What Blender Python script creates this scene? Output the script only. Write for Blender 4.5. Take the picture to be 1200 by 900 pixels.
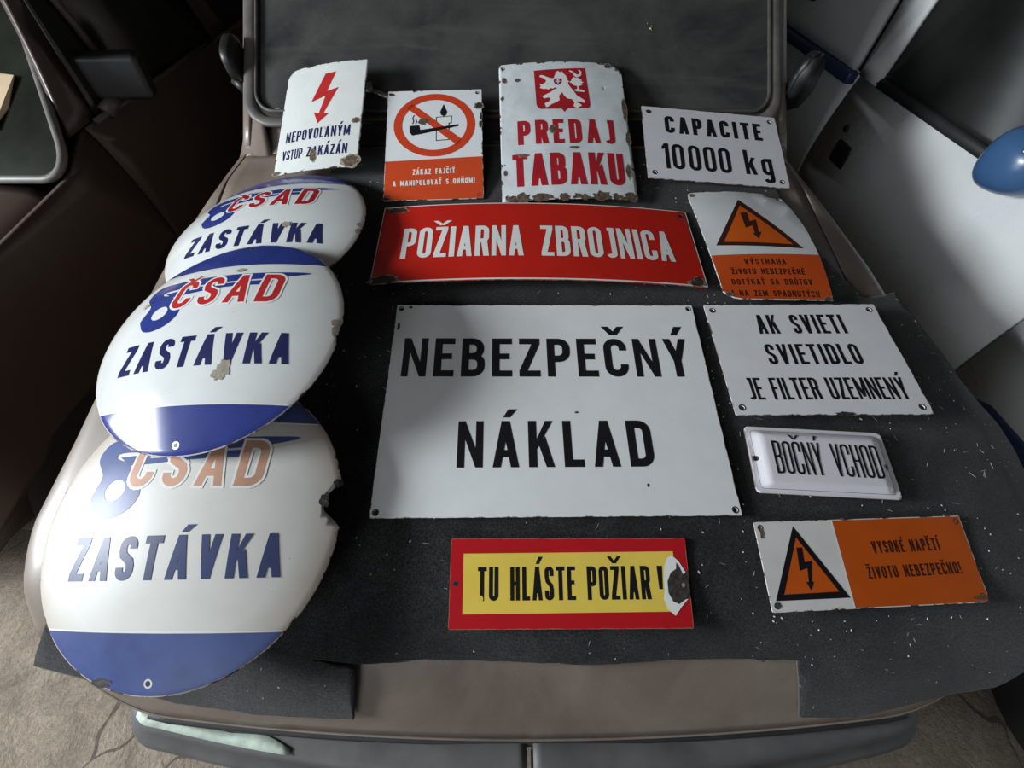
import bpy, bmesh, math, random
from mathutils import Vector, Matrix, noise
from mathutils.geometry import tessellate_polygon
R = math.radians
for o in list(bpy.data.objects): bpy.data.objects.remove(o)
SC = bpy.context.scene
COL = SC.collection
random.seed(7)

# ------------------------------------------------------------------ camera, world, light, exposure
SLOPE = R(11.95)          # how far the bonnet rises towards the windscreen
Z0 = 0.85                 # height of the bonnet below the camera's foot
HOOD = Matrix.Translation((0, 0, Z0)) @ Matrix.Rotation(SLOPE, 4, 'X')   # bonnet frame: u right, v towards windscreen, w up
cam = bpy.data.cameras.new('camera'); camo = bpy.data.objects.new('camera', cam); COL.objects.link(camo)
cam.sensor_width = 36.0; cam.lens = 36.0 * 510.0 / 1200.0; cam.clip_start = 0.02
camo.location = HOOD @ Vector((0, 0, 0.80))
camo.rotation_euler = (R(90 - 51.5074), 0, 0)
SC.camera = camo
SC.view_settings.view_transform = 'Standard'; SC.view_settings.look = 'None'
SC.view_settings.gamma = 1.0; SC.view_settings.use_curve_mapping = False
SC.view_settings.exposure = 0.0

W = bpy.data.worlds.new('world'); SC.world = W; W.use_nodes = True
W.node_tree.nodes['Background'].inputs[0].default_value = (0.75, 0.85, 1.0, 1)
W.node_tree.nodes['Background'].inputs[1].default_value = 0.15

def area(name, loc, target, sx, sy, power, color):
    l = bpy.data.lights.new(name, 'AREA'); l.shape = 'RECTANGLE'; l.size = sx; l.size_y = sy
    l.energy = power; l.color = color
    o = bpy.data.objects.new(name, l); COL.objects.link(o); o.location = loc
    o.rotation_euler = (Vector(target) - Vector(loc)).to_track_quat('-Z', 'Y').to_euler()
    return o
# daylight: the window in the left wall, and the open gate behind the camera
area('window_daylight', (-3.50, -0.20, 2.15), (0.2, 0.15, 0.95), 1.1, 0.8, 225, (0.90, 0.96, 1.0))
area('gate_daylight', (-1.9, -3.2, 2.3), (0, 0.5, 0.8), 2.0, 1.4, 44, (0.92, 0.96, 1.0))

# ------------------------------------------------------------------ materials
def new_mat(name):
    m = bpy.data.materials.new(name); m.use_nodes = True
    nt = m.node_tree; b = nt.nodes['Principled BSDF']
    return m, nt, b
def N(nt, t, **k):
    n = nt.nodes.new(t)
    for a, v in k.items(): setattr(n, a, v)
    return n
def ramp(nt, src, stops):
    r = N(nt, 'ShaderNodeValToRGB'); e = r.color_ramp.elements
    while len(e) > 1: e.remove(e[-1])
    e[0].position = stops[0][0]; e[0].color = (*stops[0][1], 1)
    for p, c in stops[1:]:
        q = e.new(p); q.color = (*c, 1)
    nt.links.new(src, r.inputs[0]); return r.outputs[0]
def noise_tex(nt, scale, detail=4, rough=.55, dist=0, vec=None):
    n = N(nt, 'ShaderNodeTexNoise'); n.inputs['Scale'].default_value = scale; n.inputs['Detail'].default_value = detail
    n.inputs['Roughness'].default_value = rough; n.inputs['Distortion'].default_value = dist
    if vec is None:
        tc = N(nt, 'ShaderNodeTexCoord'); vec = tc.outputs['Object']
    nt.links.new(vec, n.inputs['Vector']); return n.outputs['Fac']
def mixc(nt, fac, a, b):
    m = N(nt, 'ShaderNodeMix', data_type='RGBA')
    for s, v in ((m.inputs[0], fac), (m.inputs[6], a), (m.inputs[7], b)):
        if hasattr(v, 'links'): nt.links.new(v, s)
        elif isinstance(v, (int, float)): s.default_value = v
        else: s.default_value = (*v, 1)
    return m.outputs[2]
def math_(nt, op, a, b=0.0, c=0.0):
    m = N(nt, 'ShaderNodeMath', operation=op)
    for i, v in enumerate((a, b, c)):
        if hasattr(v, 'links'): nt.links.new(v, m.inputs[i])
        else: m.inputs[i].default_value = v
    return m.outputs[0]
def bump(nt, b, src, strength, dist=.01):
    n = N(nt, 'ShaderNodeBump'); n.inputs['Strength'].default_value = strength; n.inputs['Distance'].default_value = dist
    nt.links.new(src, n.inputs['Height']); nt.links.new(n.outputs[0], b.inputs['Normal'])
def setb(b, **k):
    for a, v in k.items():
        b.inputs[a.replace('_', ' ')].default_value = v
def simple(name, col, rough=.5, metal=0., var=.12, scale=30, bmp=0., spec=.5):
    m, nt, b = new_mat(name)
    f = noise_tex(nt, scale, 5)
    c = ramp(nt, f, [(.3, tuple(x * (1 - var) for x in col)), (.7, tuple(min(1, x * (1 + var)) for x in col))])
    nt.links.new(c, b.inputs['Base Color']); setb(b, Roughness=rough, Metallic=metal); b.inputs['Specular IOR Level'].default_value = spec
    if bmp: bump(nt, b, f, bmp)
    return m

RUST = (.10, .065, .042)
def enamel(name, col, wear=0.0, size=None, rough=.16, grime=.10, radius=None, stain=0.0):
    """vitreous enamel; size=(W,H) of a plate whose origin is the middle of its lower edge, or radius for a disc"""
    m, nt, b = new_mat(name)
    tc = N(nt, 'ShaderNodeTexCoord'); obj = tc.outputs['Object']
    g = noise_tex(nt, 14, 6, .6, vec=obj)
    c = ramp(nt, g, [(.30, tuple(x * (1 - grime) for x in col)), (.62, col)])
    fine = noise_tex(nt, 160, 3, .6, vec=obj)
    c = mixc(nt, math_(nt, 'GREATER_THAN', fine, .745), c, tuple(x * .35 for x in col))
    dmg = None
    if size or radius:
        sp = N(nt, 'ShaderNodeSeparateXYZ'); nt.links.new(obj, sp.inputs[0])
        if size:
            Wd, Hd = size
            dx = math_(nt, 'SUBTRACT', Wd / 2, math_(nt, 'ABSOLUTE', sp.outputs[0]))
            dy = math_(nt, 'MINIMUM', sp.outputs[1], math_(nt, 'SUBTRACT', Hd, sp.outputs[1]))
            d = math_(nt, 'MINIMUM', dx, dy)
        else:
            r = math_(nt, 'SQRT', math_(nt, 'ADD', math_(nt, 'MULTIPLY', sp.outputs[0], sp.outputs[0]), math_(nt, 'MULTIPLY', sp.outputs[1], sp.outputs[1])))
            d = math_(nt, 'SUBTRACT', radius, r)
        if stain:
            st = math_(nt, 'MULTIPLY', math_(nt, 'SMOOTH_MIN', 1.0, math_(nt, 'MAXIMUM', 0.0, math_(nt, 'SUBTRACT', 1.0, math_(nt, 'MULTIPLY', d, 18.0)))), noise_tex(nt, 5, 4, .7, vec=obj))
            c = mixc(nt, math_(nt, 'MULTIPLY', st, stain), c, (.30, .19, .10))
        n1 = noise_tex(nt, 28, 6, .7, .4, vec=obj)
        v = math_(nt, 'SUBTRACT', math_(nt, 'MULTIPLY', math_(nt, 'SUBTRACT', n1, .53), .11 * wear), d)
        halo = math_(nt, 'GREATER_THAN', math_(nt, 'ADD', v, .0010), 0.0)
        core = math_(nt, 'GREATER_THAN', v, 0.0)
        c = mixc(nt, math_(nt, 'MULTIPLY', halo, .8), c, (.30, .19, .11))
        c = mixc(nt, core, c, (.055, .035, .025)); dmg = core
    nt.links.new(c, b.inputs['Base Color'])
    if dmg is not None: nt.links.new(math_(nt, 'MULTIPLY_ADD', dmg, .6, rough), b.inputs['Roughness'])
    else: b.inputs['Roughness'].default_value = rough
    wv = noise_tex(nt, 9, 2, .4, vec=obj); bump(nt, b, wv, .05, .004)
    b.inputs['Coat Weight'].default_value = .25 if rough < .25 else 0.0; b.inputs['Coat Roughness'].default_value = .08
    if rough > .25: b.inputs['Specular IOR Level'].default_value = .22
    return m

def paint(name, col, rough=.4, dust=.25, dustcol=(.26, .22, .18), scale=3.0, coat=.3):
    m, nt, b = new_mat(name)
    tc = N(nt, 'ShaderNodeTexCoord'); obj = tc.outputs['Object']
    a = noise_tex(nt, scale, 7, .65, .6, obj); f = noise_tex(nt, 220, 2, .5, 0, obj)
    k = math_(nt, 'MULTIPLY', ramp(nt, a, [(.35, (0, 0, 0)), (.7, (1, 1, 1))]), dust)
    c = mixc(nt, k, col, dustcol)
    c = mixc(nt, math_(nt, 'MULTIPLY', math_(nt, 'GREATER_THAN', f, .70), .35), c, dustcol)
    nt.links.new(c, b.inputs['Base Color'])
    nt.links.new(math_(nt, 'MULTIPLY_ADD', k, .35, rough), b.inputs['Roughness'])
    b.inputs['Coat Weight'].default_value = coat; b.inputs['Coat Roughness'].default_value = .2
    return m

def felt_mat():
    m, nt, b = new_mat('black_felt')
    tc = N(nt, 'ShaderNodeTexCoord'); obj = tc.outputs['Object']
    f = noise_tex(nt, 300, 5, .8, .2, obj); a = noise_tex(nt, 7, 6, .65, .5, obj); s = noise_tex(nt, 120, 3, .8, 0, obj)
    c1 = ramp(nt, f, [(.42, (.003, .0032, .0035)), (.66, (.030, .032, .034))])
    c2 = ramp(nt, f, [(.40, (.005, .006, .0065)), (.64, (.066, .068, .069))])
    c = mixc(nt, ramp(nt, a, [(.42, (0, 0, 0)), (.68, (1, 1, 1))]), c1, c2)
    c = mixc(nt, math_(nt, 'MULTIPLY', math_(nt, 'GREATER_THAN', s, .735), .5), c, (.30, .30, .29))
    nt.links.new(c, b.inputs['Base Color']); setb(b, Roughness=.95); b.inputs['Specular IOR Level'].default_value = .15
    b.inputs['Sheen Weight'].default_value = .25; b.inputs['Sheen Roughness'].default_value = .5
    bump(nt, b, f, .5, .003)
    return m

def concrete():
    m, nt, b = new_mat('dusty_concrete')
    tc = N(nt, 'ShaderNodeTexCoord'); obj = tc.outputs['Object']
    a = noise_tex(nt, 5, 8, .7, .6, obj); g = noise_tex(nt, 60, 6, .75, .2, obj)
    c = ramp(nt, a, [(.25, (.15, .118, .088)), (.5, (.31, .25, .19)), (.75, (.45, .375, .295))])
    c = mixc(nt, math_(nt, 'MULTIPLY', ramp(nt, g, [(.35, (1, 1, 1)), (.6, (0, 0, 0))]), .55), c, (.12, .10, .085))
    v = N(nt, 'ShaderNodeTexVoronoi', feature='DISTANCE_TO_EDGE'); v.inputs['Scale'].default_value = 1.1
    wv = N(nt, 'ShaderNodeVectorMath', operation='ADD'); nn = N(nt, 'ShaderNodeTexNoise'); nn.inputs['Scale'].default_value = 6
    nt.links.new(obj, nn.inputs['Vector'])
    sc = N(nt, 'ShaderNodeVectorMath', operation='SCALE'); sc.inputs['Scale'].default_value = .07
    nt.links.new(nn.outputs['Color'], sc.inputs[0]); nt.links.new(obj, wv.inputs[0]); nt.links.new(sc.outputs[0], wv.inputs[1])
    nt.links.new(wv.outputs[0], v.inputs['Vector'])
    crack = math_(nt, 'LESS_THAN', v.outputs['Distance'], .0022)
    c = mixc(nt, math_(nt, 'MULTIPLY', crack, .7), c, (.05, .04, .033))
    nt.links.new(c, b.inputs['Base Color']); setb(b, Roughness=.95)
    h = math_(nt, 'ADD', math_(nt, 'MULTIPLY', g, .5), a); bump(nt, b, h, .7, .03)
    return m

def dusty_glass():
    m, nt, b = new_mat('dusty_windscreen_glass')
    tc = N(nt, 'ShaderNodeTexCoord'); obj = tc.outputs['Object']
    mp = N(nt, 'ShaderNodeMapping'); mp.inputs['Rotation'].default_value = (0, 0, R(28)); mp.inputs['Scale'].default_value = (2.2, 14, 2)
    nt.links.new(obj, mp.inputs[0])
    st = noise_tex(nt, 1.0, 6, .6, .8, mp.outputs[0]); a = noise_tex(nt, 4, 7, .65, .4, obj); s = noise_tex(nt, 150, 2, .6, 0, obj)
    c = ramp(nt, a, [(.3, (.020, .022, .023)), (.72, (.078, .077, .073))])
    c = mixc(nt, ramp(nt, st, [(.50, (0, 0, 0)), (.70, (.55, .55, .55))]), c, (.085, .083, .078))
    c = mixc(nt, math_(nt, 'MULTIPLY', math_(nt, 'GREATER_THAN', s, .75), .5), c, (.22, .21, .19))
    nt.links.new(c, b.inputs['Base Color']); setb(b, Roughness=.48)
    b.inputs['Specular IOR Level'].default_value = .4
    return m

BROWN = (.150, .115, .095)
M = dict(
    felt=felt_mat(), floor=concrete(), glass=dusty_glass(),
    brown=paint('dusty_brown_paint', BROWN, .36, .62, (.33, .28, .23)),
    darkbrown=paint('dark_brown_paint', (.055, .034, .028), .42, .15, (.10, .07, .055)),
    white_paint=paint('white_car_paint', (.76, .78, .79), .26, .18, (.42, .40, .36)),
    blue_paint=paint('blue_car_paint', (.045, .115, .26), .30, .12, (.12, .16, .22)),
    navy_paint=paint('navy_trim_paint', (.022, .050, .125), .4, .12, (.08, .10, .14)),
    rubber=simple('black_rubber', (.018, .018, .019), .6, bmp=.1),
    seal=simple('grey_rubber_seal', (.105, .098, .09), .5, var=.25, scale=18),
    seal_dark=simple('weathered_seal', (.060, .055, .050), .55, var=.25),
    plastic=simple('grey_bumper_plastic', (.088, .087, .087), .55, var=.30, scale=9, bmp=.15),
    black=simple('black_plastic', (.012, .012, .013), .45),
    dark=simple('dark_underbody', (.010, .009, .009), .9),
    steel=simple('dull_steel', (.42, .42, .40), .35, .9),
    rust=simple('rusty_steel', RUST, .85, var=.5, scale=90, bmp=.4),
    rustdark=simple('bare_dark_steel', (.035, .030, .027), .6, var=.5, scale=120, bmp=.3),
    chipgrey=simple('grey_ground_coat', (.27, .235, .18), .7, var=.3, scale=120),
    darkglass=simple('dark_side_glass', (.012, .014, .012), .42, var=.4, scale=4, spec=.25),
    leftglass=simple('murky_car_glass', (.012, .014, .010), .22, var=.5, scale=6),
    plaster=simple('grimy_plaster', (.13, .115, .10), .9, var=.3, scale=4, bmp=.3),
    soot=simple('sooty_ceiling', (.09, .08, .07), .95, var=.3, scale=3),
    paper=simple('yellowed_paper', (.40, .30, .19), .8, var=.15, scale=6),
    tape=simple('pale_green_tape', (.42, .50, .42), .6, var=.25, scale=40),
    lint=simple('pale_lint', (.50, .49, .46), .9),
    straw=simple('dry_straw', (.55, .47, .28), .8),
    ink_black=enamel('black_enamel', (.012, .012, .015), grime=.2), ink_navy=enamel('navy_enamel', (.020, .026, .105), grime=.2),
    ink_red=enamel('red_enamel', (.50, .028, .030), grime=.12), ink_white=enamel('white_enamel', (.80, .81, .79), grime=.05),
    ink_deepred=enamel('deep_red_enamel', (.42, .018, .028), grime=.18),
    ink_orange=enamel('orange_enamel', (.60, .105, .012), grime=.08), ink_brown=enamel('dark_brown_enamel', (.045, .016, .012), grime=.1),
    ink_signal=enamel('signal_red_enamel', (.62, .060, .022), grime=.08), ink_pale=enamel('faded_salmon_enamel', (.56, .31, .21), grime=.25, rough=.5),
    ink_yellow=enamel('yellow_enamel', (.80, .60, .10), grime=.08), ink_blue=enamel('blue_enamel', (.030, .048, .235), grime=.2),
    ink_fadedblue=enamel('faded_blue_enamel', (.070, .100, .260), grime=.28, rough=.38),
    ink_fadednavy=enamel('faded_navy_enamel', (.050, .066, .160), grime=.25, rough=.4),
)

# ------------------------------------------------------------------ object helpers
def link(name, bm, mat, parent=None, smooth=False, mw=None):
    me = bpy.data.meshes.new(name); bm.normal_update(); bm.to_mesh(me); bm.free()
    o = bpy.data.objects.new(name, me); COL.objects.link(o)
    for mm in (mat if isinstance(mat, (list, tuple)) else [mat]): me.materials.append(mm)
    if smooth: me.polygons.foreach_set('use_smooth', [True] * len(me.polygons))
    if parent is not None: o.parent = parent
    elif mw is not None: o.matrix_world = mw
    return o
def tag(o, label=None, cat=None, group=None, kind=None):
    if label: o['label'] = label
    if cat: o['category'] = cat
    if group: o['group'] = group
    if kind: o['kind'] = kind
    return o
def empty(name, mw, label, cat, group=None):
    o = bpy.data.objects.new(name, None); COL.objects.link(o); o.matrix_world = mw; o.empty_display_size = .05
    return tag(o, label, cat, group)
def box(bm, x0, x1, y0, y1, z0, z1, bev=0.0, seg=2, mat=None):
    t = bmesh.new()
    bmesh.ops.create_cube(t, size=1)
    for v in t.verts: v.co = Vector((x0 + (v.co.x + .5) * (x1 - x0), y0 + (v.co.y + .5) * (y1 - y0), z0 + (v.co.z + .5) * (z1 - z0)))
    if bev: bmesh.ops.bevel(t, geom=t.edges[:], offset=bev, segments=seg, profile=.6, affect='EDGES')
    if mat is not None: bmesh.ops.transform(t, matrix=mat, verts=t.verts)
    me = bpy.data.meshes.new('t'); t.to_mesh(me); t.free(); bm.from_mesh(me); bpy.data.meshes.remove(me)
def tube(bm, pts, rad, n=10, cap=True, squash=1.0, closed=False):
    pts = [Vector(p) for p in pts]; rings = []
    L = len(pts)
    for i, p in enumerate(pts):
        a = pts[(i - 1) % L] if closed else pts[max(i - 1, 0)]; b = pts[(i + 1) % L] if closed else pts[min(i + 1, L - 1)]
        t = (b - a).normalized(); up = Vector((0, 0, 1)) if abs(t.z) < .95 else Vector((1, 0, 0))
        s = t.cross(up).normalized(); u = s.cross(t)
        r = rad[i] if isinstance(rad, (list, tuple)) else rad
        rings.append([bm.verts.new(p + (s * math.cos(k * 2 * math.pi / n) + u * math.sin(k * 2 * math.pi / n) * squash) * r) for k in range(n)])
    for i in range(L if closed else L - 1):
        A, B = rings[i], rings[(i + 1) % L]
        for k in range(n): bm.faces.new((A[k], A[(k + 1) % n], B[(k + 1) % n], B[k]))
    if cap and not closed:
        bm.faces.new(rings[0][::-1]); bm.faces.new(rings[-1])
def lathe(bm, prof, n=32, mat=None):
    """prof: (radius, height) about local z"""
    rings = []
    for r, h in prof: rings.append([bm.verts.new((r * math.cos(2 * math.pi * k / n), r * math.sin(2 * math.pi * k / n), h)) for k in range(n)])
    for A, B in zip(rings, rings[1:]):
        for k in range(n): bm.faces.new((A[k], A[(k + 1) % n], B[(k + 1) % n], B[k]))
    bm.faces.new(rings[0][::-1]); bm.faces.new(rings[-1])
    if mat is not None: bmesh.ops.transform(bm, matrix=mat, verts=bm.verts)
def grid_mesh(nu, nv, fn):
    bm = bmesh.new()
    V = [[bm.verts.new(fn(i / nu, j / nv)) for i in range(nu + 1)] for j in range(nv + 1)]
    for j in range(nv):
        for i in range(nu): bm.faces.new((V[j][i], V[j][i + 1], V[j + 1][i + 1], V[j + 1][i]))
    return bm
def lerp(a, b, t): return a + (b - a) * t
def interp(xs, ys, x):
    if x <= xs[0]: return ys[0]
    for i in range(len(xs) - 1):
        if x <= xs[i + 1]: return lerp(ys[i], ys[i + 1], (x - xs[i]) / (xs[i + 1] - xs[i]))
    return ys[-1]
def solidify(o, t, off=-1):
    m = o.modifiers.new('thickness', 'SOLIDIFY'); m.thickness = t; m.offset = off; m.use_even_offset = True
    return o

# ------------------------------------------------------------------ 2D shapes cut to a grid and laid on a (curved) plate
def clip_half(poly, ax, val, keep_less):
    out = []
    for i in range(len(poly)):
        a, b = poly[i], poly[(i + 1) % len(poly)]
        da, db = a[ax] - val, b[ax] - val
        ina, inb = (da <= 0, db <= 0) if keep_less else (da >= 0, db >= 0)
        if ina: out.append(a)
        if ina != inb:
            t = da / (da - db); q = [a[0] + t * (b[0] - a[0]), a[1] + t * (b[1] - a[1])]; q[ax] = val; out.append(tuple(q))
    return out
def strips(poly, ax, step):
    lo = min(p[ax] for p in poly); hi = max(p[ax] for p in poly); k = math.floor(lo / step); res = []
    while k * step < hi - 1e-9:
        q = poly
        if k * step > lo: q = clip_half(q, ax, k * step, False)
        if q and (k + 1) * step < hi: q = clip_half(q, ax, (k + 1) * step, True)
        if len(q) >= 3: res.append(q)
        k += 1
    return res
def parea(p): return .5 * sum(p[i][0] * p[(i + 1) % len(p)][1] - p[(i + 1) % len(p)][0] * p[i][1] for i in range(len(p)))
def convexes(loops):
    """triangles of a polygon (first loop outer, others holes)"""
    vs = [p for l in loops for p in l]
    return [[vs[i] for i in t] for t in tessellate_polygon([[Vector((p[0], p[1], 0)) for p in l] for l in loops])]
def lay(bm, polys, zf, off, step=None, merge=True):
    """put convex 2D polygons onto height field zf(x,y)+off"""
    for p in polys:
        ps = [p]
        if step: ps = [q for s in strips(p, 0, step) for q in strips(s, 1, step)]
        for q in ps:
            if abs(parea(q)) < 1e-9: continue
            if parea(q) < 0: q = q[::-1]
            try: bm.faces.new([bm.verts.new((x, y, zf(x, y) + off)) for x, y in q])
            except ValueError: pass
def ragged(cx, cy, rx, ry, n=16, amp=.35, seed=0, rot=0):
    rnd = random.Random(seed); pts = []
    for k in range(n):
        a = 2 * math.pi * k / n; r = 1 + amp * (rnd.random() * 2 - 1)
        x, y = rx * r * math.cos(a), ry * r * math.sin(a)
        pts.append((cx + x * math.cos(rot) - y * math.sin(rot), cy + x * math.sin(rot) + y * math.cos(rot)))
    return pts
def disc2(cx, cy, r, n=16, ry=None):
    return [(cx + r * math.cos(2 * math.pi * k / n), cy + (ry or r) * math.sin(2 * math.pi * k / n)) for k in range(n)]
def annulus(cx, cy, ro, ri, n=64, ey=1.0):
    res = []
    for k in range(n):
        a, b = 2 * math.pi * k / n, 2 * math.pi * (k + 1) / n
        res.append([(cx + ro * math.cos(a), cy + ro * ey * math.sin(a)), (cx + ro * math.cos(b), cy + ro * ey * math.sin(b)), (cx + ri * math.cos(b), cy + ri * ey * math.sin(b)), (cx + ri * math.cos(a), cy + ri * ey * math.sin(a))])
    return res

# ------------------------------------------------------------------ condensed sign-painter's alphabet, drawn in strokes (cap height 1)
def arc(cx, cy, r, a0, a1, n=5): return [(cx + r * math.cos(R(a0 + (a1 - a0) * k / n)), cy + r * math.sin(R(a0 + (a1 - a0) * k / n))) for k in range(n + 1)]
def stroke(pts, t, closed=False):
    q = []
    for p in pts:
        if not q or math.hypot(p[0] - q[-1][0], p[1] - q[-1][1]) > 1e-4: q.append(p)
    if closed and math.hypot(q[0][0] - q[-1][0], q[0][1] - q[-1][1]) < 1e-4: q.pop()
    pts = q; n = len(pts); L = []; Rr = []
    for i in range(n):
        p = Vector(pts[i])
        a = Vector(pts[i - 1]) if (i > 0 or closed) else None; b = Vector(pts[(i + 1) % n]) if (i < n - 1 or closed) else None
        d1 = (p - a).normalized() if a is not None else (b - p).normalized(); d2 = (b - p).normalized() if b is not None else d1
        n1 = Vector((-d1.y, d1.x)); n2 = Vector((-d2.y, d2.x)); m = (n1 + n2)
        if m.length < 1e-6: m = n1
        m.normalize(); k = t / 2 / max(.35, m.dot(n1))
        L.append(p + m * k); Rr.append(p - m * k)
    return [[tuple(L[i]), tuple(Rr[i]), tuple(Rr[(i + 1) % n]), tuple(L[(i + 1) % n])] for i in range(n if closed else n - 1)]
def rect(x0, y0, x1, y1): return [(x0, y0), (x1, y0), (x1, y1), (x0, y1)]
WID = dict(I=0, M=1.30, A=1.06, V=1.02, Y=1.02, N=1.04, E=.86, F=.82, L=.80, T=.92, J=.80, K=1.04, S=.94, Z=.90, k=.82, g=.80)
def glyph(ch, w, t):
    """polygons of one letter in a box w x 1 with stroke t"""
    i = t / 2; L, Rr, B, T = i, w - i, i, 1 - i
    r = max(.02, min((w - t) / 2, .22)); th = t * .96; P = []
    if ch in 'O0': P += stroke(arc(Rr - r, T - r, r, 0, 90) + arc(L + r, T - r, r, 90, 180) + arc(L + r, B + r, r, 180, 270) + arc(Rr - r, B + r, r, 270, 360), t, True)
    elif ch == 'I': P.append(rect(0, 0, t, 1))
    elif ch == 'H': P += [rect(0, 0, t, 1), rect(w - t, 0, w, 1), rect(t, .5 - i * .9, w - t, .5 + i * .9)]
    elif ch == 'L': P += [rect(0, 0, t, 1), rect(t, 0, w, t * .92)]
    elif ch in 'EF':
        P += [rect(0, 0, t, 1), rect(t, 1 - t * .92, w, 1), rect(t, .52 - i * .9, w * .88, .52 + i * .9)]
        if ch == 'E': P.append(rect(t, 0, w, t * .92))
    elif ch == 'T': P += [rect(0, 1 - t * .95, w, 1), rect(w / 2 - i, 0, w / 2 + i, 1 - t * .95)]
    elif ch == 'A':
        P += [[(0, 0), (th, 0), (w / 2 + th * .52, 1), (w / 2 - th * .52, 1)], [(w - th, 0), (w, 0), (w / 2 + th * .52, 1), (w / 2 - th * .52, 1)]]
        f = .22; P.append([(th * .6 + (w / 2 - th * .5) * f, f - .01), (w - th * .6 - (w / 2 - th * .5) * f, f - .01), (w - th * .6 - (w / 2 - th * .5) * (f + t * .85), f + t * .85), (th * .6 + (w / 2 - th * .5) * (f + t * .85), f + t * .85)])
    elif ch == 'V': P += [[(0, 1), (w / 2 - th * .52, 0), (w / 2 + th * .52, 0), (th, 1)], [(w, 1), (w - th, 1), (w / 2 - th * .52, 0), (w / 2 + th * .52, 0)]]
    elif ch == 'Y':
        P += [rect(w / 2 - i, 0, w / 2 + i, .44), [(0, 1), (w / 2 - i, .40), (w / 2 + i, .40), (th, 1)], [(w, 1), (w - th, 1), (w / 2 - i, .40), (w / 2 + i, .40)]]
    elif ch == 'N': P += [rect(0, 0, t * .88, 1), rect(w - t * .88, 0, w, 1), [(0, 1), (w - th * .88, 0), (w, 0), (th * .88, 1)]]
    elif ch == 'M': P += [rect(0, 0, t * .82, 1), rect(w - t * .82, 0, w, 1), [(0, 1), (w / 2 - th * .5, .12), (w / 2 + th * .5, .12), (th, 1)], [(w, 1), (w - th, 1), (w / 2 - th * .5, .12), (w / 2 + th * .5, .12)]]
    elif ch == 'K':
        P += [rect(0, 0, t, 1), [(t * .9, .34), (t * .9, .34 + th * 1.30), (w - th * .98, 1), (w, 1)]]
        a = (t + (w - t) * .22, .60); P.append([(w - th * 1.0, 0), (w, 0), (a[0] + th * .62, a[1] + .06), (a[0] - th * .22, a[1] - .12)])
    elif ch == 'Z': P += [rect(0, 1 - t * .92, w, 1), rect(0, 0, w, t * .92), [(0, t * .9), (th * 1.15, t * .9), (w, 1 - t * .9), (w - th * 1.15, 1 - t * .9)]]
    elif ch == 'U': P += stroke([(L, 1), (L, B + r)] + arc(L + r, B + r, r, 180, 270)[1:] + arc(Rr - r, B + r, r, 270, 360) + [(Rr, 1)], t)
    elif ch == 'J': P += stroke([(Rr, 1), (Rr, B + r)] + arc(Rr - r, B + r, r, 360, 270)[1:] + arc(L + r, B + r, r, 270, 195), t) + [rect(w * .35, 1 - t * .9, w - t, 1)]
    elif ch == 'C': P += stroke([(Rr, .68), (Rr, T - r)] + arc(Rr - r, T - r, r, 0, 90)[1:] + arc(L + r, T - r, r, 90, 180) + arc(L + r, B + r, r, 180, 270) + arc(Rr - r, B + r, r, 270, 360) + [(Rr, .32)], t)
    elif ch == 'S': P += stroke([(Rr, .71), (Rr, T - r)] + arc(Rr - r, T - r, r, 0, 90)[1:] + arc(L + r, T - r, r, 90, 180) + [(L, .68), (L + (Rr - L) * .14, .57), (Rr - (Rr - L) * .14, .43), (Rr, .32)] + arc(Rr - r, B + r, r, 0, -90) + arc(L + r, B + r, r, 270, 180) + [(L, .29)], t)
    elif ch == 'D': P += [rect(0, 0, t, 1)] + stroke([(t * .9, T), (Rr - r, T)] + arc(Rr - r, T - r, r, 90, 0)[1:] + arc(Rr - r, B + r, r, 0, -90) + [(t * .9, B)], t)
    elif ch in 'PR':
        m = .46 if ch == 'P' else .50; r2 = min(r, (T - m) / 2 - .01)
        P += [rect(0, 0, t, 1)] + stroke([(t * .9, T), (Rr - r2, T)] + arc(Rr - r2, T - r2, r2, 90, 0)[1:] + arc(Rr - r2, m - i + r2 + i, r2, 0, -90) + [(t * .9, m)], t)
        if ch == 'R': P.append([(w - th, 0), (w + .01, 0), (w - t * .35, m + .02), (w - t * 1.5, m + .02)])
    elif ch == 'B':
        m = .52; r2 = min(r, (T - m) / 2 - .01)
        for lo, hi, x in ((m, T, Rr - t * .12), (B, m, Rr)): P += stroke([(t * .9, hi), (x - r2, hi)] + arc(x - r2, hi - r2, r2, 90, 0)[1:] + arc(x - r2, lo + r2, r2, 0, -90) + [(t * .9, lo)], t)
        P.append(rect(0, 0, t, 1))
    elif ch == '1': P += [rect(w - t, 0, w, 1), [(0, .74), (0, .86), (w - t, 1), (w - t * .3, 1), (w - t, .80)]]
    elif ch == '!': P += [[(t * .15, .28), (t * .85, .28), (t * 1.05, 1), (-t * .05, 1)], rect(t * .05, 0, t * .95, t * .95)]
    elif ch == 'i': P.append([(t * .15, .20), (t * .85, .20), (t * 1.05, 1), (-t * .05, 1)])     # exclamation mark without its dot
    elif ch == 'k':
        P += [rect(0, 0, t, 1), [(t * .9, .22), (t * .9, .22 + th * 1.4), (w - th, .70), (w, .70)], [(w - th * 1.05, 0), (w, 0), (t + th * 1.0, .50), (t + th * .2, .30)]]
    elif ch == 'g':
        X = .70 - i; P += stroke(arc(Rr - r, X - r, r, 0, 90) + arc(L + r, X - r, r, 90, 180) + arc(L + r, .02 + i + r, r, 180, 270) + arc(Rr - r, .02 + i + r, r, 270, 360), t, True)
        P += stroke([(Rr, .70), (Rr, -.30 + r)] + arc(Rr - r, -.30 + r + i, r, 0, -90) + arc(L + r, -.30 + r + i, r, 270, 195), t)
    return P
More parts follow.
